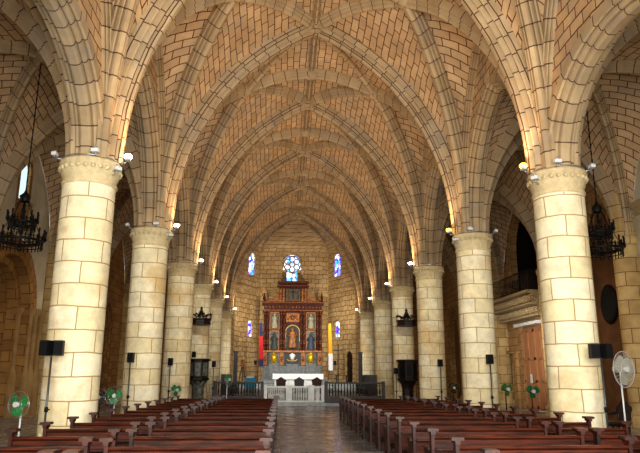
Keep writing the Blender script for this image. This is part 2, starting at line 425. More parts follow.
# ------------------------------------------------------------ columns
def make_column(x, y, label, x_nave):
    c = thing('stone_column', (x, y, 0), label, 'column', 'round stone columns of the nave', kind='thing')
    p = MB(); p.lathe(0, 0, [(.0, .5), (.6, .5), (.62, .45), (.65, .36), (.68, .32), (.68, .2), (.71, .18), (.71, 0)], 8, smooth=False); p.build('plinth', 'column', c)
    s = MB(); s.lathe(0, 0, [(.6, .45 + (5.98 - .45) * i / 10) for i in range(11)], 40, ur=.6); s.build('shaft', 'column', c)
    k = MB(); k.lathe(0, 0, [(.6, 5.97), (.635, 5.99), (.635, 6.04), (.61, 6.07), (.615, 6.15), (.65, 6.22), (.65, 6.26), (.67, 6.29), (.67, 6.45), (.71, 6.47), (.71, 6.53), (.69, 6.57), (.5, 6.58)], 40)
    k.build('capital', 'capital', c)
    bd = MB()
    for i in range(26):
        a = 2 * PI * i / 26; bd.ball((.675 * math.cos(a), .675 * math.sin(a), 6.37), .06, 6, m=4)
    bd.build('beading', 'capital', c)
    cr = MB(); cr.lathe(0, 0, [(.5, 6.5), (.5, 8.2), (.3, 9.6)], 8, smooth=False, ur=.5, a0=PI / 8, a1=2 * PI + PI / 8); cr.build('impost', 'rib', c)
    cd = MB(); cd.torus((0, 0, 6.62), .655, .014, 32, 5); cd.build('conduit', 'steel', c)
    return c
M['capital'] = stone('capital_stone', 'd6c49a', 'c8b286', '7a6242', 3, 3, .01, .02, 'a88a5c', .5, bump=.6, noise_scale=6)
cl = None
for i, y in enumerate(ROWS):
    for side, x in (('left', XL), ('right', XR)):
        if i <= 1: lab = '%s column of the %s row, at the west end before the pews' % (('last', 'second last')[i], side)
        else: lab = '%s round stone column from the front in the %s row beside the pews' % (ORD[i - 2], side)
        if cl is None: cl = make_column(x, y, lab, 1)
        else: dup(cl, (x, y, 0), label=lab)

# ------------------------------------------------------------ floodlights on the capitals
def make_flood(lit):
    o = thing('floodlight', (0, 0, 0), '', 'floodlight', 'small floodlights on the column capitals')
    b = MB(); b.tube([(-.16, 0, -.02), (-.02, 0, 0), (0, 0, .05)], .015, 5); b.build('bracket', 'steel', o)
    h = MB(); h.cbox((.03, 0, .1), (.11, .17, .08), rx=0); h.build('housing', 'chrome', o)
    l = MB(); l.ball((.03, 0, .16), .1 if lit else .055, 10, .7); l.build('bulb', ('coolbulb' if lit == 'w' else 'warm') if lit else 'steel', o)
    return o
fl_lit = make_flood(True); fl_white = make_flood('w'); fl_off = make_flood(False)
used = [False, False, False]
def flood(lit, x, y, z, rz, label):
    k = 2 if lit == 'w' else (0 if lit else 1); src = (fl_lit, fl_off, fl_white)[k]
    if not used[k]:
        used[k] = True; src.location = (x, y, z); src.rotation_euler = (0, 0, rz); src['label'] = label; return src
    return dup(src, (x, y, z), rz, label)
for i, y in enumerate(ROWS):
    for side, x, sx in (('left', XL, 1), ('right', XR, -1)):
        if i >= 2:
            nm = '%s column of the %s row' % (ORD[i - 2], side)
            flood(True if side == 'right' and i <= 3 else 'w', x + sx * .85, y - .12, 6.6, 0 if sx == 1 else PI, 'small lit floodlight on the nave side of the capital, %s' % nm)
        spot('capital_spot', (x + sx * .88, y - .12, 6.85), (sx * .25, 0, 1), [0, 60, 170, 180, 180, 170, 150, 110][i], (1, .58, .24), 130, .07)
        spot('capital_spot', (x + sx * .9, y - .3, 6.85), (sx * .9, -.1, 1), [80, 200, 280, 320, 350, 370, 360, 300][i], (1, .80, .58), 150, .1)
        spot('nave_spot', (x + sx * .9, y + .35, 6.5), (-sx * .8, 6.5, -2.6), [0, 260, 420, 460, 460, 420, 380, 0][i], (1, .94, .78), 62, .1)
        spot('aisle_spot', (x - sx * .9, y, 6.4), (-sx * 1, 0, -.9), [0, 60, 170, 250, 260, 110, 70, 40][i], (1, .84, .62), 110, .1)
        if 2 <= i <= 3:
            nm = '%s column of the %s row' % (ORD[i - 2], side)
            flood(False, x - sx * .72, y - .35, 6.6, PI if sx == 1 else 0, 'small unlit floodlight on the aisle side of the capital, %s' % nm)
            flood(False, x + sx * .3, y - .74, 6.57, -PI / 2, 'small unlit floodlight facing the pews on the capital, %s' % nm)
            flood(False, x + sx * .72, y - .42, 6.25, -PI / 4 if sx == 1 else -3 * PI / 4, 'small unlit floodlight clamped below the lit one on the %s' % nm)

for x, sx in ((XL, 1), (XR, -1)):
    spot('sanctuary_spot', (x + sx * 1.5, 50.2, 6.5), (sx * 2.6, 6.0, .9), 1150, (1, .86, .66), 105, .1)
    spot('altar_spot', (x + sx * .9, 42.3, 6.5), (sx * 3.8, 6.6, -3.2), 2600, (1, .95, .86), 75, .1)
spot('added_door_spot', (8.2, 25.5, 3.2), (4.5, 6.0, -.2), 1500, (1, .96, .88), 55, .3)  # added spot in mid-aisle that brightens the wooden doors, no daylight source here
# ------------------------------------------------------------ openings in walls
def outline(w, h, zb, zs, n=10):
    # half span w, rise h (h >= w), from the bottom of one jamb over the arch to the bottom of the other: list of (s, z)
    pts = [(-w, zb), (-w, (zb + zs) / 2)]
    pts += [(-w + w * (1 - math.cos(PI / 2 * i / n)), zs + ph(w * (1 - math.cos(PI / 2 * i / n)), w, h)) for i in range(n + 1)]
    return pts + [(-a, b) for a, b in reversed(pts[:-1])]
def wall_holes(mb, F, s0, s1, z0, z1, holes, step=.35):
    # F(s, d, z) -> point.  holes: (sc, w, h, zb, zs)
    cuts = {round(s0, 4), round(s1, 4)}
    s = s0
    while s < s1: cuts.add(round(s, 4)); s += step
    for sc, w, h, zb, zs in holes:
        for i in range(21): cuts.add(round(sc - w + 2 * w * (1 - math.cos(PI * i / 20)) / 2, 4))
    cuts = sorted({min(max(c, s0), s1) for c in cuts if s0 - 1e-3 <= c <= s1 + 1e-3})
    ztop = z1 if callable(z1) else (lambda s: z1)
    for a, b in zip(cuts, cuts[1:]):
        if b - a < 1e-3: continue
        mid = (a + b) / 2; segs = [(lambda s: z0, ztop)]
        for sc, w, h, zb, zs in sorted(holes, key=lambda q: q[3]):
            if abs(mid - sc) < w:
                lo, hi = segs.pop()
                top = lambda s, sc=sc, w=w, h=h, zs=zs: zs + ph(w - abs(s - sc), w, h)
                segs.append((lo, lambda s, zb=zb: zb)); segs.append((top, hi))
        for lo, hi in segs:
            if hi(mid) - lo(mid) < 1e-3: continue
            q = [(a, lo(a)), (b, lo(b)), (b, hi(b)), (a, hi(a))]
            mb.face([F(s_, 0, z_) for s_, z_ in q], [(s_, z_) for s_, z_ in q])
def portal(mb, F, sc, steps, zb, zs, n=10):
    # steps: list of (w, h, d): the outline at w,h sits at depth d; stepped rings
    for i, (w, h, d) in enumerate(steps):
        o = outline(w, h, zb, zs, n); L = [0]
        for k in range(1, len(o)): L.append(L[-1] + math.hypot(o[k][0] - o[k - 1][0], o[k][1] - o[k - 1][1]))
        if i:
            pw, phh, pd = steps[i - 1]; o0 = outline(pw, phh, zb, zs, n)
            mb.grid([[F(sc + a[0], pd, a[1]) for a in o0], [F(sc + a[0], pd, a[1]) for a in o]], [[(0, l) for l in L], [(pw - w, l) for l in L]], smooth=False)
            mb.grid([[F(sc + a[0], pd, a[1]) for a in o], [F(sc + a[0], d, a[1]) for a in o]], [[(0, l) for l in L], [(abs(d - pd), l) for l in L]], smooth=False)
def fill(mb, F, sc, w, h, zb, zs, d, n=10):
    o = outline(w, h, zb, zs, n); mb.face([F(sc + a, d, b) for a, b in o], [(sc + a, b) for a, b in o])

FL = lambda s, d, z: (XWL - d, s, z)
FR = lambda s, d, z: (XWR + d, s, z)
# left aisle wall
def vault_top(s):
    for k in range(len(ROWS) - 1):
        if ROWS[k] <= s <= ROWS[k + 1]:
            b = (ROWS[k + 1] - ROWS[k]) / 2; x = min(s - ROWS[k], ROWS[k + 1] - s) - OFF
            return Z0 + ph(max(0, x), b - OFF, 11.25 - Z0) + .12
    return Z0 + .2
wl = MB(); wall_holes(wl, FL, -2, 28.5, 0, vault_top, [(11, 2.1, 2.1, 0, 4.3), (24.7, 2.75, 2.75, 0, 4.3), (24.9, .7, .7, 7.35, 9.8)])
wl.build('wall_left', 'plaster', kind='structure')
wl2 = MB(); wall_holes(wl2, FL, 28.5, 50.6, 0, vault_top, [(31.8, 1.9, 2.2, 0, 3.8), (38.4, 2.0, 2.6, 0, 3.7), (46, 1.7, 2.4, 0, 3.7)])
wl2.build('wall_left_east', 'ochre', kind='structure')
pt = MB()
portal(pt, FL, 24.7, [(2.75, 2.75, -.0), (2.3, 2.3, -.06), (1.95, 1.95, .35), (1.6, 1.6, .75), (1.55, 1.55, 1.5)], 0, 4.3)
portal(pt, FL, 11, [(2.1, 2.1, 0), (1.8, 1.8, .3), (1.5, 1.5, 1.2)], 0, 4.3)
for s0 in (-1, 1):
    for w_, d_ in ((2.5, -.12), (2.1, .15), (1.76, .5)):
        pt.box(XWL - d_ - .02, XWL - d_ + .14, 24.7 + s0 * w_ - .13, 24.7 + s0 * w_ + .13, 0, 4.05)
        pt.box(XWL - d_ - .06, XWL - d_ + .2, 24.7 + s0 * w_ - .2, 24.7 + s0 * w_ + .2, 4.05, 4.35)
        pt.box(XWL - d_ - .06, XWL - d_ + .2, 24.7 + s0 * w_ - .18, 24.7 + s0 * w_ + .18, 1.55, 1.75)
sh = MB()
for s0 in (-1, 1):
    for w_, d_ in ((2.52, -.16), (2.12, .12), (1.78, .48), (2.3, -.02)):
        sh.lathe(XWL - d_ + .16, 24.7 + s0 * w_, [(.14, 1.8), (.105, 1.9), (.105, 4.0), (.15, 4.1), (.19, 4.2), (.22, 4.34)], 12)
        sh.lathe(XWL - d_ + .16, 24.7 + s0 * w_, [(.2, 0), (.2, 1.55), (.17, 1.7), (.14, 1.8)], 12)
M['dressed'] = plain('dressed_stone', 'a5834f', .85, c2='8a6a3c', scale=2)
sh.build('trim_49', 'dressed', kind='structure')
pt.build('trim_40', 'ochre', kind='structure')
pw = MB(); portal(pw, FL, 24.9, [(.7, .7, 0), (.45, .45, .12), (.43, .43, .16)], 7.35, 9.8); pw.build('trim_41', 'ochre', kind='structure')
pe = MB()
for sc, w, h, zs in ((31.8, 1.9, 2.2, 3.8), (38.4, 2.0, 2.6, 3.7), (46, 1.7, 2.4, 3.7)):
    portal(pe, FL, sc, [(w, h, 0), (w - .2, h - .2, -.05), (w - .4, h - .4, .1), (w - .6, h - .6, .25), (w - .7, h - .7, .4)], 0, zs)
pe.build('trim_42', 'ochre', kind='structure')
# beaded archivolt of the portal
bd = MB()
for sc, w, h, zs in ((38.4, 1.72, 2.3, 3.7),):
    o = outline(w, h, .3, zs, 14); acc = 0
    for k in range(1, len(o)):
        a, b = o[k - 1], o[k]; L = math.hypot(b[0] - a[0], b[1] - a[1]); n = max(1, int(L / .22))
        for j in range(n):
            t = (j + .5) / n; bd.ball((XWL - .02, sc + a[0] + (b[0] - a[0]) * t, a[1] + (b[1] - a[1]) * t), .08, 6, m=4)
bd.build('trim_43', 'ochre', kind='structure')
bk = MB()
fill(bk, FL, 24.7, 1.55, 1.55, 0, 4.3, 1.5); fill(bk, FL, 11, 1.5, 1.5, 0, 4.3, 1.2)
bk.build('wall_left_chapel', 'plaster', kind='structure')
bk = MB()
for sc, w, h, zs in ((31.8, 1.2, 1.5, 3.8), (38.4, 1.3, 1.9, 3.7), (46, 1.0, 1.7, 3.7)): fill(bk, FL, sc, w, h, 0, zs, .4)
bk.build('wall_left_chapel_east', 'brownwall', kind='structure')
w1 = MB(); fill(w1, FL, 24.9, .43, .43, 8.5, 9.8, .14); w1.build('window_1', 'skyglass', kind='structure')
w1 = MB(); w1.box(XWL - .3, XWL - .1, 24.45, 25.35, 7.35, 8.55); w1.build('trim_44', 'ochre', kind='structure')
# half columns against the aisle walls
def half_column(x, y, lab):
    c = thing('half_column', (x, y, 0), lab, 'column', 'half columns against the aisle walls', kind='thing')
    s = MB(); s.lathe(0, 0, [(.44, .4 * i) for i in range(1, 17)], 24, ur=.44); s.build('shaft', 'ochrecol', c)
    p = MB(); p.lathe(0, 0, [(0, .4), (.5, .4), (.58, .3), (.58, 0)], 8, smooth=False); p.build('plinth', 'ochrecol', c)
    k = MB(); k.lathe(0, 0, [(.44, 6.3), (.48, 6.36), (.5, 6.5), (.46, 6.6)], 24); k.build('capital', 'ochrecol', c)
    u = MB(); u.lathe(0, 0, [(.44, 6.5), (.44, 8), (.25, 9.3)], 8, smooth=False, ur=.5); u.build('impost', 'ochrecol', c)
    return c
M['ochrecol'] = stone('ochre_column_stone', 'cdb078', 'b39461', '6b4c2a', .82, .5, .016, .015, 'a07c46', .6, bump=.3, noise_scale=3)
hc = None
for i, y in enumerate(ROWS[1:7]):
    for side, x in (('left', XWL + .2), ('right', XWR - .25)):
        lab = 'half column built into the %s aisle wall, %s from the west' % (side, ORD[i])
        if hc is None: hc = half_column(x, y, lab)
        else: dup(hc, (x, y, 0), label=lab)

# right aisle wall
wr = MB(); wall_holes(wr, FR, -2, 21.6, 0, vault_top, [(11, 1.8, 1.8, 0, 4)]); wr.build('wall_right', 'plaster', kind='structure')
cn = MB()
for a, b in ((-2, 21.1),):
    cn.prism([(XWR, 7.3), (XWR - .08, 7.34), (XWR - .1, 7.5), (XWR - .22, 7.6), (XWR - .26, 7.75), (XWR, 7.8)], 'y', a, b)
cn.build('trim_45', 'carved', kind='structure')
wr2 = MB(); wall_holes(wr2, FR, 21.6, 50.6, 0, vault_top, [(23.9, 1.35, 2.6, 0, 6.3), (31.9, 2.35, 2.4, 5.3, 8.4), (31.1, 1.5, 1.5, 0, 2.6), (34.75, .33, .34, 0, 2.7), (38.6, 1.6, 2.2, 0, 3.8), (46, 1.7, 2.4, 0, 4.4)])
wr2.build('wall_right_east', 'ochre2', kind='structure') if 'ochre2' in M else None
M['ochre2'] = stone('side_wall_stone', 'b08a58', '9a7446', '5f4022', .8, .42, .018, .03, '8a6238', .5)
if not bpy.data.objects.get('wall_right_east'): wr2.build('wall_right_east', 'ochre2', kind='structure')
pr = MB()
portal(pr, FR, 23.9, [(1.35, 2.6, 0), (1.28, 2.5, -.05), (1.2, 2.4, .08), (1.19, 2.38, .25)], 0, 6.3)
portal(pr, FR, 11, [(1.8, 1.8, 0), (1.6, 1.6, .3), (1.5, 1.5, 1.0)], 0, 4)
portal(pr, FR, 31.9, [(2.35, 2.4, 0), (2.2, 2.25, .15), (2.15, 2.2, .5)], 5.3, 8.4)
for sc, w, h, zs in ((38.6, 1.6, 2.2, 3.8), (46, 1.7, 2.4, 4.4)):
    portal(pr, FR, sc, [(w, h, 0), (w - .2, h - .2, -.05), (w - .4, h - .4, .12), (w - .5, h - .5, .35)], 0, zs)
portal(pr, FR, 34.75, [(.33, .34, 0), (.3, .3, .5)], 0, 2.7)
pr.build('trim_46', 'ochre2', kind='structure')
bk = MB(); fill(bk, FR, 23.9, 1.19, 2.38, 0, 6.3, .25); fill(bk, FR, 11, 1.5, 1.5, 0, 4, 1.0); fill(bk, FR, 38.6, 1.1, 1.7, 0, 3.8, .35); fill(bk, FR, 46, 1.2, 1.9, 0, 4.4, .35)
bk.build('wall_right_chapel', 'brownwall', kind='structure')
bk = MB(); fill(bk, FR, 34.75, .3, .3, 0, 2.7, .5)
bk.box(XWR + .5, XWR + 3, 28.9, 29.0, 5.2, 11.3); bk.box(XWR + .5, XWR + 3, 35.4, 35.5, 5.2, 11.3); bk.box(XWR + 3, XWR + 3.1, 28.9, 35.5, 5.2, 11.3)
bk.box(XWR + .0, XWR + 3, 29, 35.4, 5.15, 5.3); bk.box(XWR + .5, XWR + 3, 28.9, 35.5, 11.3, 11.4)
bk.build('wall_gallery', 'paintedshade', kind='structure')
# west-side beams of the gallery, the stone doorway and the wooden doors under it
dp_ = MB(); dp_.box(XWR - .12, XWR + .05, 32.6, 32.95, 0, 4.15); dp_.box(XWR - .12, XWR + .05, 29.2, 29.5, 0, 4.15)
dp_.box(XWR - .16, XWR + .05, 33.5, 33.75, 0, 2.85); dp_.box(XWR - .2, XWR + .05, 33.3, 35.1, 2.85, 3.0)
dp_.build('trim_47', 'ochre2', kind='structure')
dr = bpy.data.objects.new('door_1', None); COL.objects.link(dr); dr.location = (XWR, 31.05, 0); dr['kind'] = 'structure'
for j, (a, b) in enumerate(((-1.54, -.01), (.01, 1.54))):
    q = MB(); q.box(-.06, .02, a, b, .02, 4.1)
    for zz in (.1, 1.35, 2.45, 3.85): q.box(-.1, -.05, a, b, zz, zz + .12)
    for yy in (a, a + .72, b - .12): q.box(-.1, -.05, yy, yy + .12, .1, 3.97)
    q.build('door_leaf', 'door', dr)
q = MB(); q.box(-.115, -.1, .5, .75, 1.3, 1.75); q.build('notice', 'white', dr)
wh = MB(); wh.box(XWR - .5, XWR - .05, 29.5, 32.6, 4.15, 4.3); wh.build('trim_48', 'white', kind='structure')  # white bar stands in for the strip of daylight above the doors
# balcony
ba = thing('balcony', (XWR, 31.6, 4.5), 'carved stone balcony with iron railing above the wooden doors in the right aisle', 'balcony')
q = MB(); yn, yf = 29.05, 34.6; xb = 11.65
q.prism([(XWR, 5.7), (xb - .08, 5.7), (xb - .08, 5.56), (xb + .2, 5.53), (xb + .22, 5.12), (xb + .05, 5.1), (xb + .05, 5.02), (xb + .48, 4.98), (xb + .52, 4.62), (xb + .42, 4.6), (xb + .42, 4.5), (XWR, 4.5)], 'y', yn, yf)
q.build('slab', 'carved', ba, world=True)
q = MB()
for r_, (xx, z_) in enumerate(((xb + .1, 5.32), (xb + .38, 4.8))):
    nn = 16
    for i in range(nn):
        y = yn + .15 + (yf - yn - .3) * i / (nn - 1)
        q.torus((xx, y, z_), .12, .055, 10, 4, 'x'); q.ball((xx - .03, y, z_), .07, 6, m=4); q.cbox((xx, y + .17, z_), (.08, .06, .28))
for r_, (xs, z_) in enumerate(((xb + .1, 5.32), (xb + .4, 4.8))):
    for i in range(4):
        xx = xs + .12 + i * .36
        if xx < XWR - .1: q.torus((xx, yn, z_), .13, .035, 10, 4, 'y'); q.ball((xx, yn - .03, z_), .07, 6, m=4)
q.build('carved_frieze', 'carved', ba, world=True)
q = MB(); q.tube([(xb, yn + .05, 6.65), (xb, yf, 6.65)], .03, 6); q.tube([(xb, yn + .05, 5.8), (xb, yf, 5.8)], .02, 5); q.tube([(xb, yn + .05, 6.65), (XWR, yn + .05, 6.65)], .03, 6)
for i in range(30): q.tube([(xb, yn + .05 + (yf - yn - .1) * i / 29, 5.7), (xb, yn + .05 + (yf - yn - .1) * i / 29, 6.65)], .014, 4)
for i in range(5): q.tube([(xb + .19 * (i + 1), yn + .05, 5.7), (xb + .19 * (i + 1), yn + .05, 6.65)], .014, 4)
for i in range(15):
    q.torus((xb, yn + .3 + (yf - yn - .5) * i / 14, 6.2), .14, .012, 10, 4, 'x')
q.build('railing', 'iron', ba, world=True)
q = MB(); q.box(11.8, 12.45, 29.3, 30.3, 5.71, 6.6); q.box(11.76, 12.5, 29.25, 30.35, 6.6, 6.67)
o = q.build('wooden_case', 'darkwood'); tag(o, 'dark wooden case standing on the carved stone balcony', 'case')
q = MB(); q.lathe(0, 0, [(0, -.02), (.5, -.02), (.62, 0), (.62, .06), (.5, .09), (.44, .06), (.0, .06)], 28)
t = MB(); t.add(q, Matrix.Translation((XWR + .22, 23.95, 4.45)) @ Matrix.Rotation(-PI / 2, 4, 'Y') @ Matrix.Diagonal((1.25, 1, 1, 1)))
o = t.build('oval_picture', 'black'); tag(o, 'black oval framed picture inside the pointed chapel behind the front right column', 'picture')

# ------------------------------------------------------------ apse
AY0, AY1 = 50.35, 58.0
AP = [(XL + .45, AY0), (XL + .54, 53.8), (-2.1, 57.9), (4.2, 57.9), (XR - .54, 53.8), (XR - .45, AY0)]
def apseF(p, q):
    p = Vector(p); q = Vector(q); d = (q - p).normalized(); nrm = Vector((-d.y, d.x))  # outward for the order left-back-right is left of d
    return lambda s, dd, z: (p.x + d.x * s + nrm.x * dd, p.y + d.y * s + nrm.y * dd, z)
segs = [(AP[i], AP[i + 1]) for i in range(5)]
LN = [math.hypot(b[0] - a[0], b[1] - a[1]) for a, b in segs]
Fs = [apseF(a, b) for a, b in segs]
ZAW = 12.9
# positions of openings along each wall
sl = lambda Y: (Y - 53.8) / (57.9 - 53.8) * LN[1]
swl, swr = sl(56.3), LN[3] - sl(56.5); sdo = LN[3] - sl(54.75)
holes = [[], [(swl, .7, .85, 10.5, 12.0), (sl(56.3), .55, .6, 5.0, 6.0)], [(2.9, 1.0, 1.0, 10.1, 11.9)], [(swr, .7, .85, 10.5, 12.0), (swr, .55, .6, 5.0, 6.0), (sdo, .6, .65, 1.0, 3.1)], []]
for i, nm in enumerate(('wall_apse_left', 'wall_apse_left_facet', 'wall_apse_back', 'wall_apse_right_facet', 'wall_apse_right')):
    a = MB(); wall_holes(a, Fs[i], 0, LN[i], 0, ZAW, holes[i]); a.build(nm, 'apse', kind='structure')
tr = MB()
for i, sc in ((1, swl), (3, swr)):
    portal(tr, Fs[i], sc, [(.7, .85, 0), (.56, .62, .1), (.55, .6, .13)], 10.5, 12.0)
    portal(tr, Fs[i], sc, [(.55, .6, 0), (.38, .45, .1), (.37, .43, .13)], 5.0, 6.0)
portal(tr, Fs[2], 2.9, [(1.0, 1.0, 0), (.85, .85, .2), (.84, .84, .5)], 10.1, 11.9)
portal(tr, Fs[3], sdo, [(.6, .65, 0), (.55, .6, .15)], 1.0, 3.1)
for i in range(5):
    for z in (9.05,):
        tr.face([Fs[i](0, 0, z), Fs[i](LN[i], 0, z), Fs[i](LN[i], -.14, z + .12), Fs[i](0, -.14, z + .12)]); tr.face([Fs[i](0, -.14, z + .12), Fs[i](LN[i], -.14, z + .12), Fs[i](LN[i], -.14, z + .26), Fs[i](0, -.14, z + .26)]); tr.face([Fs[i](0, -.14, z + .26), Fs[i](LN[i], -.14, z + .26), Fs[i](LN[i], 0, z + .3), Fs[i](0, 0, z + .3)])
tr.build('trim_50', 'apse', kind='structure')
vd = MB(); fill(vd, Fs[3], sdo, .55, .6, 1.0, 3.1, .15); vd.build('door_2', 'darkwood', kind='structure')
for i, sc, nm, w, h, zb, zs, d in ((1, swl, 'window_2', .55, .6, 10.5, 12.0, .12), (3, swr, 'window_3', .55, .6, 10.5, 12.0, .12), (1, swl, 'window_4', .37, .43, 5.0, 6.0, .12), (3, swr, 'window_5', .37, .43, 5.0, 6.0, .12)):
    e = bpy.data.objects.new(nm, None); COL.objects.link(e); e['kind'] = 'structure'
    q = MB(); fill(q, Fs[i], sc, w, h, zb, zs, d); q.build('pane', 'stain', e)
    q = MB(); q.tube([Fs[i](sc, d - .04, zb), Fs[i](sc, d - .04, zs + h)], .025, 5); q.tube([Fs[i](sc - w, d - .04, zs), Fs[i](sc + w, d - .04, zs)], .02, 5)
    q.tube([Fs[i](sc - w, d - .04, (zb + zs) / 2), Fs[i](sc + w, d - .04, (zb + zs) / 2)], .02, 5); q.build('window_lead', 'black', e)
# rose window with two lancets below
e = bpy.data.objects.new('window_6', None); COL.objects.link(e); e['kind'] = 'structure'
q = MB(); fill(q, Fs[2], 2.9, .84, .84, 10.1, 11.9, .5); q.build('pane', 'rose', e)
cx_, cz_, yy_ = AP[2][0] + 2.9, 11.82, 57.9 + .3
q = MB(); q.torus((cx_, yy_, cz_), .8, .06, 28, 5, 'y')
for j in range(6):
    a = 2 * PI * j / 6 + PI / 6; q.torus((cx_ + .5 * math.cos(a), yy_, cz_ + .5 * math.sin(a)), .25, .06, 14, 4, 'y')
q.torus((cx_, yy_, cz_), .22, .06, 14, 4, 'y')
q.tube([(cx_, yy_, 10.1), (cx_, yy_, 11.05)], .06, 5)
for s_ in (-.84, .84): q.box(cx_ + s_ - (.35 if s_ > 0 else 0), cx_ + s_ + (.35 if s_ < 0 else 0), yy_ - .05, yy_ + .05, 10.05, 11.3)
q.build('window_tracery', 'apse', e)
# apse vault
av = MB(); boss = Vector((XC, 51.2, 14.75)); per = []
for i in range(5):
    nn = 5
    for j in range(nn + (1 if i == 4 else 0)): per.append(Fs[i](LN[i] * j / nn, 0, ZAW - .02))
P = []; UV = []
for t in range(9):
    tt = t / 8; row = []; ur = []; acc = 0
    for j, p in enumerate(per):
        p = Vector(p); a = tt * PI / 2; q_ = p.lerp(boss, 1 - math.cos(a)); q_.z = p.z + (boss.z - p.z) * math.sin(a); row.append(q_)
        if j: acc += (q_ - row[j - 1]).length
        ur.append((acc, tt * 4))
    P.append(row); UV.append(ur)
av.grid(P, UV); 
hd_ = MB(); hd_.face([(XL - .5, 50.3, Z0), (XL + .46, 50.3, Z0), (XL + .46, 50.3, 15.6), (XL - .5, 50.3, 15.6)])
av.build('apse_vault', 'apse', ceil)
# wall over and beside the last arch closing the nave vault against the apse
hw = MB(); 
for sx, xc in ((1, XL), (-1, XR)):
    pts = arch_pts(xc, 50.3, sx, 0, WT, HT, n=14)
    hw.grid([[p for p in pts], [Vector((p.x, p.y, 16)) for p in pts]])
    hw.box(min(xc - sx * .0, xc + sx * .5), max(xc, xc + sx * .5), 50.1, 50.6, 0, 12)
hw.build('wall_chancel_arch', 'apse', kind='structure')
ew = MB(); ew.box(XWL - .2, XL + .2, 50.4, 50.7, 0, 12); ew.box(XR - .2, XWR + .2, 50.4, 50.7, 0, 12); ew.build('wall_aisle_ends', 'ochre', kind='structure')
rb = MB()
for c in AP:
    p = Vector((c[0], c[1] - (.0), ZAW - 2.2)); bo = boss.copy(); pts = [Vector((c[0], c[1] - .05, 9.4))]
    for t in range(9):
        a = t / 8 * PI / 2; q_ = Vector((c[0], c[1], ZAW - .05)).lerp(boss, 1 - math.cos(a)); q_.z = ZAW + (boss.z - ZAW) * math.sin(a) - .02; pts.append(q_)
    rib_sweep(rb, pts[1:], .34, .22)
rb.build('rib', 'rib', ceil)

# ------------------------------------------------------------ chancel floor
st = MB(); st.box(-3.9, 6.0, 36.2, 50.3, 0, .15); st.box(-3.9, 6.0, 38.0, 50.3, .15, .45); st.box(-1.6, 3.9, 45.4, 50.3, .45, .6); st.box(-1.3, 3.6, 45.9, 50.3, .6, .75)
st.build('floor_chancel', 'grey', kind='structure')
st = MB(); st.box(-4.2, 6.3, 50.3, 58, .0, 1.0); st.box(-2.0, 4.1, 54.6, 57.8, 1.0, 1.22); st.build('floor_sanctuary', 'grey', kind='structure')

# ------------------------------------------------------------ pews
def make_pew(L):
    w = L / 2
    o = thing('church_pew', (0, 0, 0), '', 'pew')
    # the congregation faces +Y: back panel on the camera side, at y=0
    q = MB(); q.prism([(-.05, .78), (-.03, .81), (.03, .81), (.045, .78), (.03, .76), (.07, .3), (.03, .3), (-.01, .75)], 'x', -w + .05, w - .05); q.build('backrest', 'pew', o)
    q = MB(); q.box(-w + .05, w - .05, .05, .46, .42, .455); q.box(-w + .05, w - .05, .4, .44, .34, .42); q.build('seat', 'pew', o)
    q = MB(); q.box(-w + .05, w - .05, -.30, -.14, .17, .21); q.box(-w + .3, -w + .36, -.28, .06, .06, .17); q.box(w - .36, w - .3, -.28, .06, .06, .17); q.build('kneeler', 'pewend', o)
    q = MB(); q.box(-w + .05, w - .05, -.16, .0, .62, .64); q.build('book_ledge', 'pew', o)
    for s in (-1, 1):
        x0, x1 = (s * w - .05, s * w + .0) if s > 0 else (s * w, s * w + .05)
        q = MB()
        q.prism([(-.07, .0), (-.05, .84), (.06, .84), (.08, .62), (.16, .6), (.46, .6), (.47, .55), (.4, .5), (.42, .0), (.34, .0), (.3, .12), (.06, .12), (.04, 0)], 'x', x0, x1)
        e_ = q.build('pew_end', 'pewend', o)
        c = MB(); xm = (x0 + x1) / 2
        c.prism([(xm - .03, .83), (xm - .035, .87), (xm - .07, .895), (xm - .08, .92), (xm + .08, .92), (xm + .07, .895), (xm + .035, .87), (xm + .03, .83)], 'y', -.085, .1)
        c.tube([(xm - .065, -.09, .897), (xm - .065, .1, .897)], .02, 8); c.tube([(xm + .065, -.09, .897), (xm + .065, .1, .897)], .02, 8)
        c.build('scroll_cap', 'pewcap', e_)
        c = MB(); c.box(xm - .05, xm + .05, .08, .46, .6, .63); c.build('armrest', 'pewcap', e_)
    return o
M['pewcap'] = plain('worn_pew_cap', '44190c', .42, c2='220c05', scale=8, spec=.35)
PY = [7.05 + 1.35 * i for i in range(14)]
BL = [(-3.92, -2.4, 'outer left'), (-2.2, -.16, 'inner left'), (2.25, 4.6, 'inner right'), (4.8, 6.05, 'outer right')]
for x0, x1, nm in BL:
    proto = None
    for i, y in enumerate(reversed(PY)):
        far = i; near = len(PY) - 1 - i
        xa, xb_ = x0, x1
        if near < len(PY) / 2: lab = 'mahogany pew in the %s block, %s row counted from the back of the church' % (nm, ORD[near])
        else: lab = 'mahogany pew in the %s block, %s row counted from the altar' % (nm, ORD[far])
        loc = ((xa + xb_) / 2, y, 0)
        g = 'wooden pews in the %s block' % nm
        if proto is None:
            proto = make_pew(xb_ - xa); proto.location = loc; proto['label'] = lab; proto['group'] = g
        else: dup(proto, loc, label=lab, group=g)

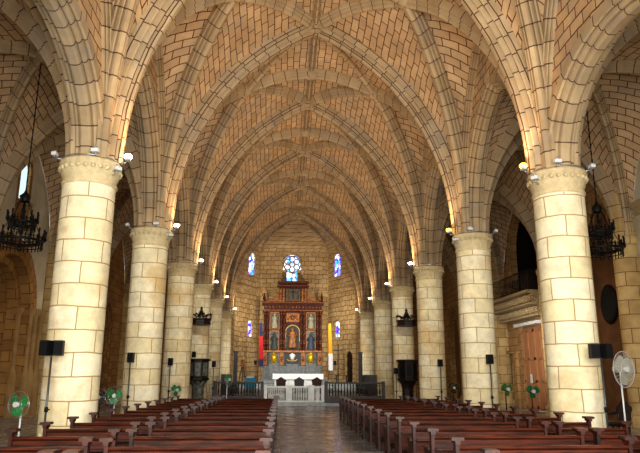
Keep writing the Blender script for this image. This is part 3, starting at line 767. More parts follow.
# ------------------------------------------------------------ speaker stands and speakers
M['greyblade'] = plain('grey_blade', 'a4a290', .5)
def make_stand(h):
    o = thing('speaker_stand', (0, 0, 0), '', 'speaker stand', 'tall poles carrying the loudspeakers')
    q = MB(); q.tube([(0, 0, .1), (0, 0, h)], .022, 8); q.build('pole', 'polecol', o)
    q = MB(); q.tube([(0, 0, .95), (0, 0, 1.05)], .04, 8); q.tube([(0, 0, 1), (.07, 0, 1)], .015, 6); q.build('collar', 'black', o)
    for k in range(3):
        a = 2 * PI * k / 3 + .3; q = MB(); q.tube([(0, 0, .45), (.3 * math.cos(a), .3 * math.sin(a), .012)], .013, 6); q.build('leg', 'black', o)
    return o
M['polecol'] = plain('dark_pole', '4a5054', .35, .6)
M['grille'] = plain('speaker_grille', '0b0b0d', .8, spec=.15)
def make_speaker():
    o = thing('loudspeaker', (0, 0, 0), '', 'loudspeaker', 'black loudspeakers on poles')
    q = MB(); q.prism([(-.105, .1), (.105, .1), (.085, -.1), (-.085, -.1)][::-1], 'z', 0, .31); q.build('cabinet', 'black', o)
    q = MB(); q.box(-.085, .085, -.112, -.1, .02, .28) ; g = q.build('grille', 'grille', o); g.location = (0, 0, 0)
    for p in g.data.vertices: pass
    return o
SP = [(-4.72, 13.35, 2, 'front left column'), (6.86, 13.35, 2, 'front right column'), (-4.84, 20.7, 1, 'second left column'), (6.86, 20.7, 1, 'second right column'),
      (-4.75, 27.5, 1, 'third left column'), (6.9, 27.5, 1, 'third right column'), (-3.55, 33.5, 1, 'left pulpit')]
s0 = None; p0 = None
for x, y, n, nm in SP:
    lab = 'thin loudspeaker pole standing by the %s' % nm
    if s0 is None: s0 = make_stand(2.05); s0.location = (x, y, 0); s0['label'] = lab
    else: dup(s0, (x, y, 0), label=lab)
    for j in range(n):
        dx = 0 if n == 1 else (-.125 if j == 0 else .125); rz = 0 if n == 1 else (-.22 if j == 0 else .22)
        if n == 1: lab = 'single black loudspeaker on the pole by the %s' % nm
        else: lab = '%s black loudspeaker of the pair on the pole by the %s' % (('outer', 'inner')[j == (1 if x < 0 else 0)], nm)
        if p0 is None: p0 = make_speaker(); p0.location = (x + dx, y, 2.06); p0.rotation_euler = (0, 0, rz); p0['label'] = lab
        else: dup(p0, (x + dx, y, 2.06), rz, lab)

# ------------------------------------------------------------ fans
def make_fan(r, blade, cage, pole, h, wires=12):
    # hub at height h, facing -Y
    o = thing('pedestal_fan', (0, 0, 0), '', 'fan', 'pedestal fans along the nave')
    q = MB(); q.lathe(0, 0, [(0, .05), (.18, .04), (.22, .02), (.22, 0)], 20); q.build('base', pole, o)
    q = MB(); q.tube([(0, .06, .04), (0, .06, h)], .02, 8); q.build('pole', pole, o)
    q = MB(); q.tube([(0, .0, h), (0, .22, h)], [.07, .06], 12); q.build('motor', pole, o)
    q = MB()
    for k in range(wires):
        a = 2 * PI * k / wires; c, s = math.cos(a), math.sin(a)
        q.tube([(.05 * c, -.14, h + .05 * s), (r * .7 * c, -.13, h + r * .7 * s), (r * c, -.04, h + r * s), (r * .6 * c, .05, h + r * .6 * s)], .0022, 3, caps=False)
    q.torus((0, -.04, h), r, .006, 28, 5, 'y'); q.torus((0, -.135, h), r * .6, .004, 24, 4, 'y'); q.build('cage', cage, o)
    for k in range(3):
        q = MB(); a0 = 2 * PI * k / 3 + .4; P = []
        for i in range(5):
            t = i / 4; rr = r * (.12 + .76 * t); wdt = .6 + .6 * math.sin(PI * min(1, t * .8 + .2))
            P.append([(rr * math.cos(a0 + (j / 4 - .5) * wdt * 1.5), -.05 + .05 * (j / 4 - .5), h + rr * math.sin(a0 + (j / 4 - .5) * wdt * 1.5)) for j in range(5)])
        q.grid(P); q.grid([[(x, y + .006, z) for x, y, z in r_] for r_ in P]); q.build('blade', blade, o)
    q = MB(); q.tube([(0, -.15, h), (0, -.02, h)], .055, 12); q.build('hub', 'chrome', o)
    return o
f = make_fan(.27, 'green', 'steel', 'chrome', 1.07); f.location = (-5.5, 14.0, 0); f.rotation_euler = (0, 0, -.35); f['label'] = 'green bladed pedestal fan on the far left beside the front left column'
dup(f, (-4.97, 19.6, 0), .1, 'green bladed pedestal fan in front of the second left column')
dup(f, (-4.35, 26.8, 0), .75, 'small green bladed fan turned sideways at the third left column')
dup(f, (-2.7, 32.6, 0), .9, 'green bladed fan on a white pole near the chancel rail', scale=(1, 1, 1.35))
f = make_fan(.25, 'dkgreen', 'dkgreen', 'black', 1.2, 14); f.location = (8.05, 20.3, 0); f['label'] = 'dark green fan before the wooden doors, nearer the front right column'
f = make_fan(.25, 'dkgreen', 'gold2', 'black', 1.25, 14) if 'gold2' in M else None
M['brass'] = plain('brass', 'a58c3c', .4, .4)
f = make_fan(.26, 'dkgreen', 'brass', 'black', 1.22, 16); f.location = (7.95, 22.4, 0); f.rotation_euler = (0, 0, .3); f['label'] = 'dark green fan with brass cage beside the second right column'
f = make_fan(.26, 'black', 'brass', 'black', 1.17, 16); f.location = (7.35, 27.2, 0); f['label'] = 'black fan with brass cage beside the third right column'
f = make_fan(.26, 'black', 'steel', 'black', 1.0, 16); f.location = (-5.6, 20.3, 0); f['label'] = 'black fan with grey cage behind the front left column'
f = make_fan(.4, 'greyblade', 'chrome', 'chrome', 1.84, 30); f.location = (7.72, 14.1, 0); f.rotation_euler = (0, 0, .85); f.rotation_euler = (0, 0, .5); f['label'] = 'large pale grey pedestal fan with wire cage at the far right'

# ------------------------------------------------------------ chandeliers
def make_chandelier():
    o = thing('chandelier', (0, 0, 0), '', 'chandelier', 'wrought iron chandeliers in the aisles')
    q = MB(); q.tube([(0, 0, 5.25), (0, 0, 6.9)], .03, 8); q.ball((0, 0, 5.2), .09, 8); q.ball((0, 0, 5.7), .07); q.ball((0, 0, 6.3), .07); q.build('stem', 'iron', o)
    for R, z, n in ((.6, 5.42, 16), (.36, 5.95, 10)):
        q = MB(); q.torus((0, 0, z), R, .04, 32, 6); q.torus((0, 0, z - .13), R, .016, 32, 5); q.torus((0, 0, z + .1), R * .96, .012, 32, 5)
        for k in range(n * 2):
            a = PI * k / n; c, s = math.cos(a), math.sin(a); q.tube([(R * c, R * s, z - .2), (R * c, R * s, z + .16)], .016, 4); q.ball((R * c, R * s, z - .21), .022, 5, m=4)
        for k in range(8):
            a = PI * k / 4; c, s = math.cos(a), math.sin(a); q.tube([(.03 * c, .03 * s, z - .08), (R * .5 * c, R * .5 * s, z - .14), (R * c, R * s, z)], .014, 5)
        rg = q.build('ring', 'iron', o)
        for k in range(n):
            a = 2 * PI * k / n; c, s = math.cos(a), math.sin(a); x, y = (R + .06) * c, (R + .06) * s
            q = MB(); q.lathe(x, y, [(.01, z + .02), (.04, z + .08), (.055, z + .1)], 8); q.tube([(x, y, z + .1), (x, y, z + .28)], .026, 6); q.ball((x, y, z + .3), .034, 6, 1.6, 4); q.tube([(R * c, R * s, z), (x, y, z + .03)], .012, 4)
            q.build('candle_holder', 'iron', rg)
    q = MB(); q.torus((0, 0, 6.6), .13, .02, 16, 5); q.lathe(0, 0, [(.13, 6.6), (.16, 6.75), (.06, 6.85), (.02, 6.95)], 10)
    for k in range(6):
        a = PI * k / 3; c, s = math.cos(a), math.sin(a); q.tube([(.13 * c, .13 * s, 6.6), (.36 * c, .36 * s, 5.97)], .011, 4)
        q.tube([(.2 * c, .2 * s, 6.4), (.26 * c, .26 * s, 6.5), (.2 * c, .2 * s, 6.55), (.17 * c, .17 * s, 6.48)], .01, 4)
    for k in range(6):
        a = PI * k / 3 + .5; c, s = math.cos(a), math.sin(a); q.tube([(.36 * c, .36 * s, 5.97), (.6 * c, .6 * s, 5.44)], .011, 4)
    q.build('crown', 'iron', o)
    q = MB(); z = 6.9; k = 0
    while z < 11.05:
        q.tube([(0, 0, z), (0, 0, z + .13)], .016 if k % 2 else .024, 5); z += .13; k += 1
    q.build('chain', 'iron', o)
    return o
ch = make_chandelier(); ch.location = (XL - AW / 2, 18.05, 0); ch['label'] = 'black iron chandelier hanging in the left aisle'
dup(ch, (XR + AW / 2 - .1, 18.05, 0), label='black iron chandelier hanging in the right aisle')

# ------------------------------------------------------------ pulpits and sounding boards
def make_pulpit(light):
    o = thing('pulpit', (0, 0, 0), '', 'pulpit', 'pulpits against the fourth columns')
    n = 8
    q = MB(); q.lathe(0, 0, [(0, 2.5), (.56, 2.5), (.6, 2.46), (.6, 2.4), (.52, 2.36), (.52, 1.55), (.58, 1.5), (.58, 1.42), (.45, 1.35), (.2, 1.05), (.16, .95)], n, smooth=False, a0=PI / 8, a1=2 * PI + PI / 8); q.build('drum', 'darkwood', o)
    for k in range(n):
        a = 2 * PI * k / n; c, s = math.cos(a), math.sin(a); t = MB(); t.box(-.012, .012, -.14, .14, 1.62, 2.3)
        q = MB(); q.add(t, Matrix.Rotation(a, 4, 'Z') @ Matrix.Translation((.485, 0, 0))); q.build('panel', 'greypaint' if light else 'black', o)
    q = MB(); q.lathe(0, 0, [(.5, 1.42), (.36, 1.2), (.3, 1.0), (.3, .3), (.42, .2), (.45, .0)], 8, smooth=False); q.build('pedestal', 'greypaint' if light else 'darkwood', o)
    q = MB()
    for i in range(6): q.cbox((0.0, 0, 0), (.01, .01, .01)) if False else q.box(.35 + i * .22, .6 + i * .22, -.25, .25, 0.0 + 1.2 - .2 * i, 1.25 - .2 * i)
    q.tube([(.55, -.25, 2.4), (1.75, -.25, 1.1)], .025, 6); q.tube([(.55, .25, 2.4), (1.75, .25, 1.1)], .025, 6)
    for i in range(7):
        for yy in (-.25, .25): q.tube([(.6 + i * .18, yy, 1.2 - .19 * i + .03), (.6 + i * .18, yy, 2.35 - .19 * i)], .014, 5)
    q.build('stair', 'darkwood', o)
    return o
def make_canopy():
    o = thing('sounding_board', (0, 0, 0), '', 'canopy', 'crown shaped canopies above the pulpits')
    q = MB(); q.lathe(0, 0, [(0, 4.3), (.5, 4.28), (.56, 4.3), (.56, 4.36), (.53, 4.4), (.53, 4.5), (.58, 4.54), (.58, 4.6), (.5, 4.62), (0, 4.62)], 8, smooth=False, a0=PI / 8, a1=2 * PI + PI / 8); q.build('canopy_ring', 'darkwood', o)
    for k in range(8):
        a = 2 * PI * k / 8 + PI / 8; c, s = math.cos(a), math.sin(a); q = MB()
        q.tube([(.55 * c, .55 * s, 4.6), (.57 * c, .57 * s, 4.78), (.42 * c, .42 * s, 4.84), (.26 * c, .26 * s, 4.7), (.16 * c, .16 * s, 4.78), (.08 * c, .08 * s, 4.98), (0, 0, 5.02)], .03, 6)
        q.ball((.55 * c, .55 * s, 4.84), .05, 6); q.build('scroll', 'darkwood', o)
    q = MB(); q.lathe(0, 0, [(.06, 4.95), (.1, 5.02), (.05, 5.08), (.08, 5.14), (.02, 5.26)], 8); q.build('finial', 'darkwood', o)
    return o
pl = make_pulpit(True); pl.location = (-4.36, 34.0, 0); pl.rotation_euler = (0, 0, PI); pl['label'] = 'dark wooden pulpit with grey panels before the fourth left column'
pr_ = make_pulpit(False); pr_.location = (6.72, 34.0, 0); pr_['label'] = 'black wooden pulpit before the fourth right column'
cp = make_canopy(); cp.location = (-4.38, 34.05, 0); cp['label'] = 'dark crown shaped canopy on the fourth left column over the pulpit'
dup(cp, (6.76, 34.05, 0), label='dark crown shaped canopy on the fourth right column over the pulpit')
dup(p0, (6.05, 33.7, 1.75), 0, 'small black loudspeaker at the side of the right pulpit', 'black loudspeakers on poles')
dup(s0, (6.05, 33.7, 0), label='thin loudspeaker pole beside the right pulpit', scale=(1, 1, .85))
dup(p0, (-4.62, 33.6, 2.55), 0, 'small black loudspeaker above the left pulpit')

# ------------------------------------------------------------ chancel rails
def rail(name, xa, xb_, y, z0, z1, mat, label, n, plinth, grp):
    o = thing(name, ((xa + xb_) / 2, y, .15), label, 'railing', grp)
    q = MB(); q.box(xa, xb_, y - .1, y + .1, z1 - .09, z1); q.build('handrail', mat, o, world=True)
    q = MB(); q.box(xa, xb_, y - .1, y + .1, .15, z0); q.build('plinth', plinth, o, world=True)
    for x in (xa + .08, xb_ - .08):
        q = MB(); q.box(x - .09, x + .09, y - .11, y + .11, .15, z1 + .05); q.build('post', mat, o, world=True)
    q = None
    for i in range(n):
        x = xa + .28 + (xb_ - xa - .56) * i / (n - 1); h = z1 - .09 - z0
        if q is None:
            t = MB(); t.lathe(0, 0, [(.035, 0), (.05, .03 * h), (.03, .1 * h), (.055, .3 * h), (.06, .4 * h), (.03, .62 * h), (.025, .75 * h), (.045, .86 * h), (.03, .92 * h), (.04, h)], 8)
            q = t.build('baluster', mat, o); q.location = (x - o.location.x, 0, z0 - .15)
        else:
            b = q.copy(); COL.objects.link(b); b.location = (x - o.location.x, 0, z0 - .15)
    return o
rail('altar_rail', -1.0, .42, 37.3, .25, 1.05, 'white', 'white marble altar rail left of the gap before the altar', 9, 'white', 'white altar rails')
rail('altar_rail', .42 + .02, 1.70, 37.3, .25, 1.05, 'white', 'white marble altar rail in front of the middle chair', 6, 'white', 'white altar rails')
rail('altar_rail', 1.72, 2.45, 37.3, .25, 1.05, 'white', 'short white marble altar rail at the right end near the dark balustrade', 5, 'white', 'white altar rails')
rail('balustrade', -3.9, -1.05, 37.3, .5, 1.28, 'darkwood', 'dark wooden balustrade across the left side of the chancel', 15, 'darkwood', 'dark chancel balustrades')
rail('balustrade', 2.5, 6.0, 37.3, .5, 1.28, 'darkwood', 'dark wooden balustrade across the right side of the chancel', 18, 'darkwood', 'dark chancel balustrades')
# choir stalls behind the dark balustrades
for sx, xx, nm in ((1, -3.55, 'left'), (-1, 5.7, 'right')):
    o = thing('choir_stall', (xx, 43, .45), 'long dark choir stall along the %s side of the chancel' % nm, 'choir stall', 'dark choir stalls')
    q = MB(); q.box(-.12, .0, -4, 2.2, 0, 1.25) if sx > 0 else q.box(0, .12, -4, 2.2, 0, 1.25); q.build('backrest', 'darkwood', o)
    q = MB(); q.box(0, .42, -4, 2.2, .35, .42) if sx > 0 else q.box(-.42, 0, -4, 2.2, .35, .42); q.build('seat', 'darkwood', o)
    for yy in (-4, -1.9, .2, 2.15):
        q = MB(); a, b = (0, .45) if sx > 0 else (-.45, 0); q.box(a, b, yy, yy + .05, 0, .7); q.build('side_panel', 'darkwood', o)
    o = thing('tall_screen', (-3.3 if sx > 0 else 5.62, 45.6, .45), 'tall narrow dark wooden screen at the %s of the sanctuary' % nm, 'screen', 'tall dark screens')
    q = MB(); q.box(-.14, .14, -.05, .05, 0, 2.75); q.build('screen_panel', 'darkwood', o)
    q = MB(); q.box(-.18, .18, -.08, .08, 2.75, 2.85); q.build('screen_cap', 'darkwood', o)
    q = MB(); q.box(-.2, .2, -.15, .15, 0, .08); q.build('screen_foot', 'darkwood', o)

# ------------------------------------------------------------ altar table, chairs
o = thing('altar_table', (1.18, 47.2, .75), 'long white altar table on the chancel steps', 'altar')
q = MB(); q.box(-1.84, 1.84, -.45, .45, .92, 1.0); q.build('tabletop', 'white', o)
q = MB(); q.box(-1.7, 1.7, -.38, .38, 0, .92)
for x in (-1.6, -.55, .55, 1.6): q.box(x - .09, x + .09, -.42, -.38, .05, .9)
q.build('altar_body', 'white', o)
q = MB(); q.box(-1.85, 1.85, -.465, .465, .995, 1.008); q.box(-1.85, 1.85, -.47, -.455, .62, 1.0); q.build('altar_cloth', 'whitecloth', o)
def chair(x, label, mat):
    o = thing('armchair', (x, 44.6, .45), label, 'chair', 'carved armchairs before the altar')
    q = MB(); q.box(-.3, .3, -.24, .24, .42, .5); q.build('seat', 'redcloth' if mat == 'redwood' else 'darkwood', o)
    for a in (-.27, .27):
        for b in (-.22, .22): q = MB(); q.tube([(a, b, 0), (a, b, .42)], .03, 6); q.build('leg', mat, o)
        q = MB(); q.tube([(a, -.24, .5), (a, -.24, .72), (a, .2, .74)], .025, 6); q.build('arm', mat, o)
    q = MB(); q.tube([(-.29, -.24, .42), (-.31, -.27, .9)], .03, 6); q.tube([(.29, -.24, .42), (.31, -.27, .9)], .03, 6)
    q.prism([(-.36, .78), (-.36, .9), (-.25, .94), (-.12, 1.02), (0, 1.1), (.12, 1.02), (.25, .94), (.36, .9), (.36, .78), (.15, .82), (-.15, .82)][::-1], 'y', -.3, -.24)
    q.prism([(-.29, .5), (-.29, .84), (.29, .84), (.29, .5)][::-1], 'y', -.28, -.25)
    q.build('backrest', mat, o); return o
chair(-.05, 'red carved armchair at the left before the altar', 'redwood'); chair(1.2, 'dark carved armchair in the middle before the altar', 'darkwood'); chair(2.42, 'red carved armchair at the right before the altar', 'redwood')

ach = bpy.data.objects['armchair.001']
dup(ach, (8.75, 16.6, 0), .6, 'dark carved armchair in the right aisle behind the large grey fan', 'dark chairs in the aisle')
# ------------------------------------------------------------ lectern, easel, crosses, flags
o = thing('lectern', (-2.03, 41.8, .45), 'small lectern draped in bright blue cloth left of the altar', 'lectern')
q = MB(); q.prism([(-.3, 0), (.3, 0), (.3, 1.1), (-.3, .95)], 'x', -.3, .3); q.build('stand', 'greypaint', o)
q = MB(); q.prism([(-.33, .45), (-.33, .98), (.33, 1.14), (.33, .45), (.31, .45), (.31, 1.1), (-.31, .95), (-.31, .45)], 'x', -.35, .35); q.build('drape', 'blue', o)
q = MB(); q.prism([(-.2, 1.03), (.2, 1.12), (.2, 1.16), (0, 1.13), (-.2, 1.07)], 'x', -.25, .25); ob = q.build('open_book', 'whitecloth'); ob.location = (-2.03, 41.8, .45); tag(ob, 'open white book lying on the blue lectern', 'book')
o = thing('easel', (-2.65, 43.2, .45), 'dark wooden easel behind the blue lectern', 'easel')
for a, b, c in ((-.35, 0, -.05), (.35, 0, .05), (0, .4, 0)):
    q = MB(); q.tube([(a, b, 0), (c, 0, 1.75)], .03, 6); q.build('leg', 'darkwood', o)
q = MB(); q.box(-.4, .4, -.05, 0, .6, .66); q.build('shelf', 'darkwood', o)
o = thing('processional_cross', (4.35, 49.4, .45), 'tall thin dark cross standing to the right of the altar', 'cross')
q = MB(); q.tube([(0, 0, .0), (0, 0, 3.6)], .035, 6); q.build('pole', 'iron', o)
q = MB(); q.box(-.32, .32, -.03, .03, 3.05, 3.12); q.build('crossbar', 'iron', o)
q = MB(); q.lathe(0, 0, [(0, .08), (.2, .06), (.25, 0)], 12); q.build('base', 'iron', o)
def flag(x, y, z, sw, label, mats, h=4.9):
    o = thing('flag', (x, y, z), label, 'flag', 'flags on poles beside the altarpiece')
    q = MB(); q.tube([(0, 0, 0), (0, 0, h)], .03, 8); q.ball((0, 0, h), .06); q.build('pole', 'gilt', o)
    q = MB(); q.lathe(0, 0, [(0, .15), (.1, .13), (.22, .05), (.22, 0)], 12); q.build('base', 'gilt', o)
    zt = h - .15
    for mat, dz in mats:
        P = []
        for i in range(5):
            zz = zt - dz * i / 4; frac = (h - .15 - zz) / 4; P.append([(sw * (.04 + (.22 + .16 * min(1, frac * 1.4)) * j / 10), .05 * math.sin(j * 1.9 + i * .3), zz) for j in range(11)])
        q = MB(); q.grid(P); q.grid([[(a, b + .012, c) for a, b, c in r] for r in P]); q.build('cloth', mat, o); zt -= dz
    return o
flag(-1.98, 53.6, 1.0, 1, 'red and navy flag hanging on a pole left of the altarpiece', [('navy', 1.1), ('redcloth', 1.9), ('navy', .6)], 5.1)
flag(3.86, 53.6, 1.0, 1, 'yellow and white flag hanging on a pole right of the altarpiece', [('yellow', 2.5), ('whitecloth', 1.4)], 5.1)
dup(s0, (-1.95, 47, .45), label='thin loudspeaker pole left of the altar', scale=(1, 1, .95)); dup(p0, (-1.95, 47, 2.4), 0, 'small black loudspeaker on the pole left of the altar')
dup(s0, (3.95, 47.5, .45), label='thin loudspeaker pole right of the altar', scale=(1, 1, .95)); dup(p0, (3.95, 47.5, 2.4), 0, 'small black loudspeaker on the pole right of the altar')
o = thing('side_table', (4.9, 52.6, 1.0), 'small dark table against the wall right of the sanctuary', 'table')
q = MB(); q.box(-.45, .45, -.25, .25, .62, .68); q.build('tabletop', 'darkwood', o)
for a in (-.4, .4):
    for b in (-.2, .2): q = MB(); q.tube([(a, b, 0), (a, b, .62)], .03, 6); q.build('leg', 'darkwood', o)
q = MB(); q.box(-.02, .02, -.3, .3, 0, .55); pq = q.build('wall_plaque', 'flesh'); pq.location = Fs[1](sl(55.2), -.04, 2.4); pq.rotation_euler = (0, 0, -math.atan2(2.0, 4.1)); tag(pq, 'reddish plaque on the left wall of the sanctuary', 'plaque')

# ------------------------------------------------------------ retable
M['darkgreymarble'] = plain('dark_grey_marble', '55595a', .3, c2='1e2021', scale=5)
M['darkgreen'] = plain('dark_green_panel', '2c3028', .5)
M['blackpaint'] = plain('black_panel', '0c0a09', .5)
M['palegold'] = plain('pale_gold', 'c8ac6c', .4, .2)
M['greystat'] = plain('grey_statue', '3c4440', .6)
M['bluestat'] = plain('blue_statue', '2c3c50', .6)
M['palestat'] = plain('pale_statue', 'a8a48c', .6, c2='7c7864', scale=8)
RX, RY = .9, 56.3
R_ = thing('altarpiece', (RX, RY, 1.22), 'tall red and gilt wooden altarpiece with a central niche', 'altarpiece')
def rp(mb, name, mat, parent=R_): return mb.build(name, mat, parent, world=False)
z = lambda v: v - 1.22
q = MB(); q.box(-2.62, 2.62, .1, .9, 0, z(2.3)); q.box(-2.7, 2.7, 0, .9, z(2.3), z(2.45)); rp(q, 'base', 'darkgreymarble')
for x in (-1.63, 0, 1.63):
    w = .42 if x else .5
    q = MB(); q.box(x - w, x + w, -.25, .1, 0, z(2.5)); q.box(x - w - .06, x + w + .06, -.3, .1, z(2.5), z(2.6)); q.box(x - w + .08, x + w - .08, -.28, -.25, .2, z(2.2)); rp(q, 'tomb_block', 'darkgreymarble')
q = MB(); q.box(-2.62, 2.62, .3, .9, z(2.45), z(3.65)); rp(q, 'predella', 'darkgreen')
for x in (-1.63, 0, 1.63):
    w = .46 if x else .62
    q = MB(); q.box(x - w, x + w, .26, .3, z(2.5), z(3.6)); f_ = rp(q, 'predella_panel', 'greypaint' if x else 'blackpaint')
for x in (-2.42, -.95, .95, 2.42):
    q = MB(); q.box(x - .17, x + .17, .15, .3, z(2.5), z(3.6)); q.ball((x, .12, z(3.05)), .12, 8, 2); rp(q, 'carved_panel', 'gilt')
q = MB(); q.box(-2.62, 2.62, .35, .9, z(3.65), z(7.6)); rp(q, 'back_panel', 'redwood')
q = MB(); q.box(-2.72, 2.72, .0, .9, z(3.62), z(3.78)); rp(q, 'ledge', 'gilt')
for x in (-2.5, -2.22, -1.03, -.74, .74, 1.03, 2.22, 2.5):
    q = MB(); q.lathe(x, .2, [(.14, z(3.78)), (.14, z(3.95)), (.1, z(4.0)), (.13, z(4.5)), (.1, z(4.6)), (.095, z(7.0)), (.14, z(7.1)), (.15, z(7.25))], 12); c_ = rp(q, 'twisted_column', 'redwood')
    q = MB()
    for zz in (4.0, 4.4, 4.6, 7.0, 7.2): q.torus((x, .2, z(zz)), .125, .03, 12, 4)
    for i in range(36):
        a = i * .8; q.ball((x + .1 * math.cos(a), .2 + .1 * math.sin(a), z(4.05 + i * .085)), .048, 5, m=3)
    q.build('gilding', 'gilt', c_)
q = MB(); q.box(-2.66, 2.66, .02, .9, z(7.25), z(7.4)); q.box(-2.6, 2.6, .1, .9, z(7.4), z(7.85)); q.box(-2.78, 2.78, -.08, .9, z(7.85), z(8.08)); rp(q, 'entablature', 'redwood')
q = MB()
for i in range(17): q.ball((-2.4 + .3 * i, .08, z(7.62)), .1, 6, m=4)
rp(q, 'rosettes', 'gilt')
# side bays: two tiers
for x, nm in ((-1.63, 'l'), (1.63, 'r')):
    for zb, zt, mt in ((3.9, 5.5, 'greypaint'), (5.7, 7.15, 'painting')):
        q = MB(); q.box(x - .4, x + .4, .31, .35, z(zb), z(zt)); pn = rp(q, 'niche_panel', mt)
        q = MB(); q.box(x - .44, x - .38, .24, .35, z(zb), z(zt)); q.box(x + .38, x + .44, .24, .35, z(zb), z(zt)); q.box(x - .44, x + .44, .24, .35, z(zt) - .05, z(zt) + .04); q.box(x - .44, x + .44, .24, .35, z(zb) - .06, z(zb)); q.build('niche_frame', 'gilt', pn)
def saint(x, y, zb, h, mats, name, label, cat, grp):
    o = thing(name, (x, y, zb), label, cat, grp)
    q = MB(); q.lathe(0, 0, [(.0, 0), (.24 * h, 0), (.22 * h, .04 * h), (.2 * h, .2 * h), (.14 * h, .5 * h), (.16 * h, .68 * h), (.17 * h, .78 * h), (.07 * h, .84 * h), (.05 * h, .87 * h), (.08 * h, .9 * h), (.085 * h, .95 * h), (.05 * h, 1.0 * h), (0, 1.01 * h)], 12, sy=.7)
    for s in (-1, 1): q.tube([(s * .15 * h, 0, .76 * h), (s * .2 * h, -.04 * h, .6 * h), (s * .07 * h, -.13 * h, .58 * h)], [.045 * h, .04 * h, .03 * h], 6)
    q.build('figure', mats, o); return o
G = 'painted saint statues in the altarpiece'
saint(RX - 1.63, RY + .1, 3.82, 1.45, 'greystat', 'saint_statue', 'dark grey saint statue in the lower left niche of the altarpiece', 'statue', G)
saint(RX + 1.63, RY + .1, 3.82, 1.45, 'bluestat', 'saint_statue', 'dark blue saint statue in the lower right niche of the altarpiece', 'statue', G)
saint(RX - 1.63, RY + .1, 5.72, 1.3, 'palestat', 'saint_statue', 'pale saint statue in the upper left niche of the altarpiece', 'statue', G)
saint(RX + 1.63, RY + .1, 5.72, 1.3, 'palestat', 'saint_statue', 'pale saint statue in the upper right niche of the altarpiece', 'statue', G)
# central niche
FN = lambda s, d, zz: (s, .3 + d, z(zz))
q = MB(); fill(q, FN, 0, .6, .6, 3.85, 5.4, .0); rp(q, 'central_niche', 'blackpaint')
q = MB(); o1 = outline(.62, .62, 3.85, 5.4); q.tube([FN(a, -.03, b) for a, b in o1], .05, 6); rp(q, 'niche_arch', 'palegold')
q = MB(); q.box(-.6, .6, .28, .35, z(6.3), z(7.1)); q.ball((0, .24, z(6.7)), .2, 8); q.tube([(-.45, .25, z(6.5)), (-.25, .25, z(6.85)), (0, .25, z(6.5)), (.25, .25, z(6.85)), (.45, .25, z(6.5))], .05, 6); rp(q, 'carved_crest', 'gilt')
saint(RX, RY + .02, 4.0, 1.75, 'flesh', 'crowned_statue', 'red and gold statue standing in the central niche of the altarpiece', 'statue', G)
# gold figures on the predella
for x, nm in ((-1.63, 'left'), (1.63, 'right')):
    o = thing('gold_relief', (RX + x, RY + .2, 2.62), 'bright gold figure relief above the %s grey block' % nm, 'relief', 'gold reliefs above the altar')
    q = MB(); q.ball((0, 0, .5), .26, 12, 1.5, 8); q.ball((0, 0, .92), .12, 8); q.ball((0, -.02, .3), .2, 10, 1.0); q.build('figure', 'gold', o)
    q = MB(); q.tube([(-.1, 0, .9), (-.22, 0, .78), (-.26, 0, .4), (-.12, 0, .05), (0, 0, 0), (.12, 0, .05), (.26, 0, .4), (.22, 0, .78), (.1, 0, .9)], .03, 6); q.build('wreath', 'gold', o)
o = thing('white_relief', (RX, RY + .2, 2.65), 'white heart shaped relief above gilt scrolls at the centre of the altarpiece', 'relief')
q = MB(); q.ball((-.1, 0, .68), .17, 10); q.ball((.1, 0, .68), .17, 10); q.ball((0, 0, .5), .18, 10, 1.1); q.ball((0, 0, .84), .09, 8); q.build('heart', 'whitecloth', o)
q = MB(); q.tube([(-.45, 0, .38), (-.3, 0, .22), (-.1, 0, .26), (0, 0, .4), (.1, 0, .26), (.3, 0, .22), (.45, 0, .38)], .05, 6); q.tube([(-.12, 0, .1), (0, 0, .3), (.12, 0, .1)], .04, 6); q.build('scroll', 'palegold', o)
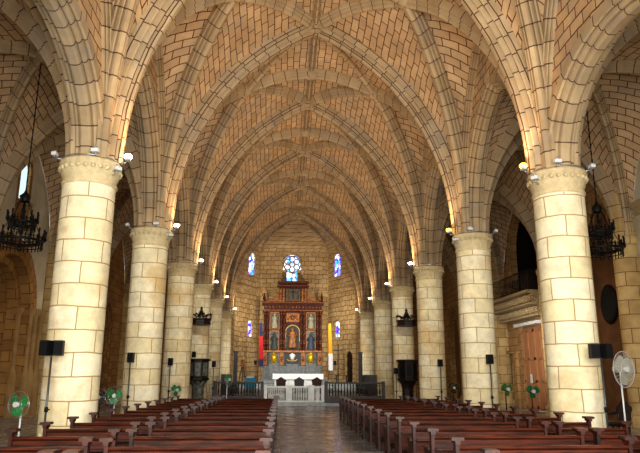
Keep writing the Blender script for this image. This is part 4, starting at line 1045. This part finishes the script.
# upper storey
q = MB(); q.box(-1.25, 1.25, .2, .85, z(8.08), z(9.35)); rp(q, 'attic', 'redwood')
for x in (-1.12, -.85, .85, 1.12):
    q = MB(); q.box(x - .09, x + .09, .08, .22, z(8.1), z(9.3)); q.box(x - .12, x + .12, .05, .22, z(8.1), z(8.22)); rp(q, 'pilaster', 'gilt')
q = MB(); q.box(-.66, .66, .12, .22, z(8.15), z(9.28)); pn = rp(q, 'attic_painting', 'painting')
q = MB(); q.box(-.05, .05, .07, .12, z(8.35), z(9.15)); q.box(-.26, .26, .07, .12, z(8.92), z(9.02)); q.build('painted_cross', 'blackpaint', pn)
q = MB(); q.tube([(-.42, .1, z(9.1)), (-.46, .1, z(8.5)), (-.25, .1, z(8.25)), (0, .1, z(8.2)), (.25, .1, z(8.25)), (.46, .1, z(8.5)), (.42, .1, z(9.1))], .035, 6); q.build('scroll_frame', 'gilt', pn)
q = MB(); q.box(-1.3, 1.3, .02, .85, z(9.35), z(9.5)); q.box(-1.42, 1.42, -.06, .85, z(9.5), z(9.62)); q.box(-1.3, 1.3, .02, .85, z(9.62), z(9.85)); q.box(-1.42, 1.42, -.08, .85, z(9.85), z(9.97)); rp(q, 'cornice', 'redwood')
q = MB(); q.box(-1.43, 1.43, -.1, -.05, z(9.86), z(9.9)); q.box(-1.43, 1.43, -.08, -.05, z(9.52), z(9.56)); q.box(-2.79, 2.79, -.11, -.07, z(8.0), z(8.05)); q.box(-2.67, 2.67, -.01, .03, z(7.3), z(7.34)); rp(q, 'gilt_moulding', 'gilt')
for s in (-1, 1):
    pts = [(s * 1.25, z(8.08)), (s * 2.5, z(8.08)), (s * 2.35, z(8.2)), (s * 2.0, z(8.3)), (s * 1.65, z(8.5)), (s * 1.42, z(8.8)), (s * 1.25, z(9.2))]
    q = MB(); q.prism(pts, 'y', .3, .6); rp(q, 'volute', 'gilt')
    q = MB(); q.lathe(s * 2.6, .3, [(.12, z(8.08)), (.12, z(8.2)), (.06, z(8.26)), (.13, z(8.42)), (.08, z(8.6)), (.03, z(8.9))], 10); rp(q, 'finial', 'redwood')
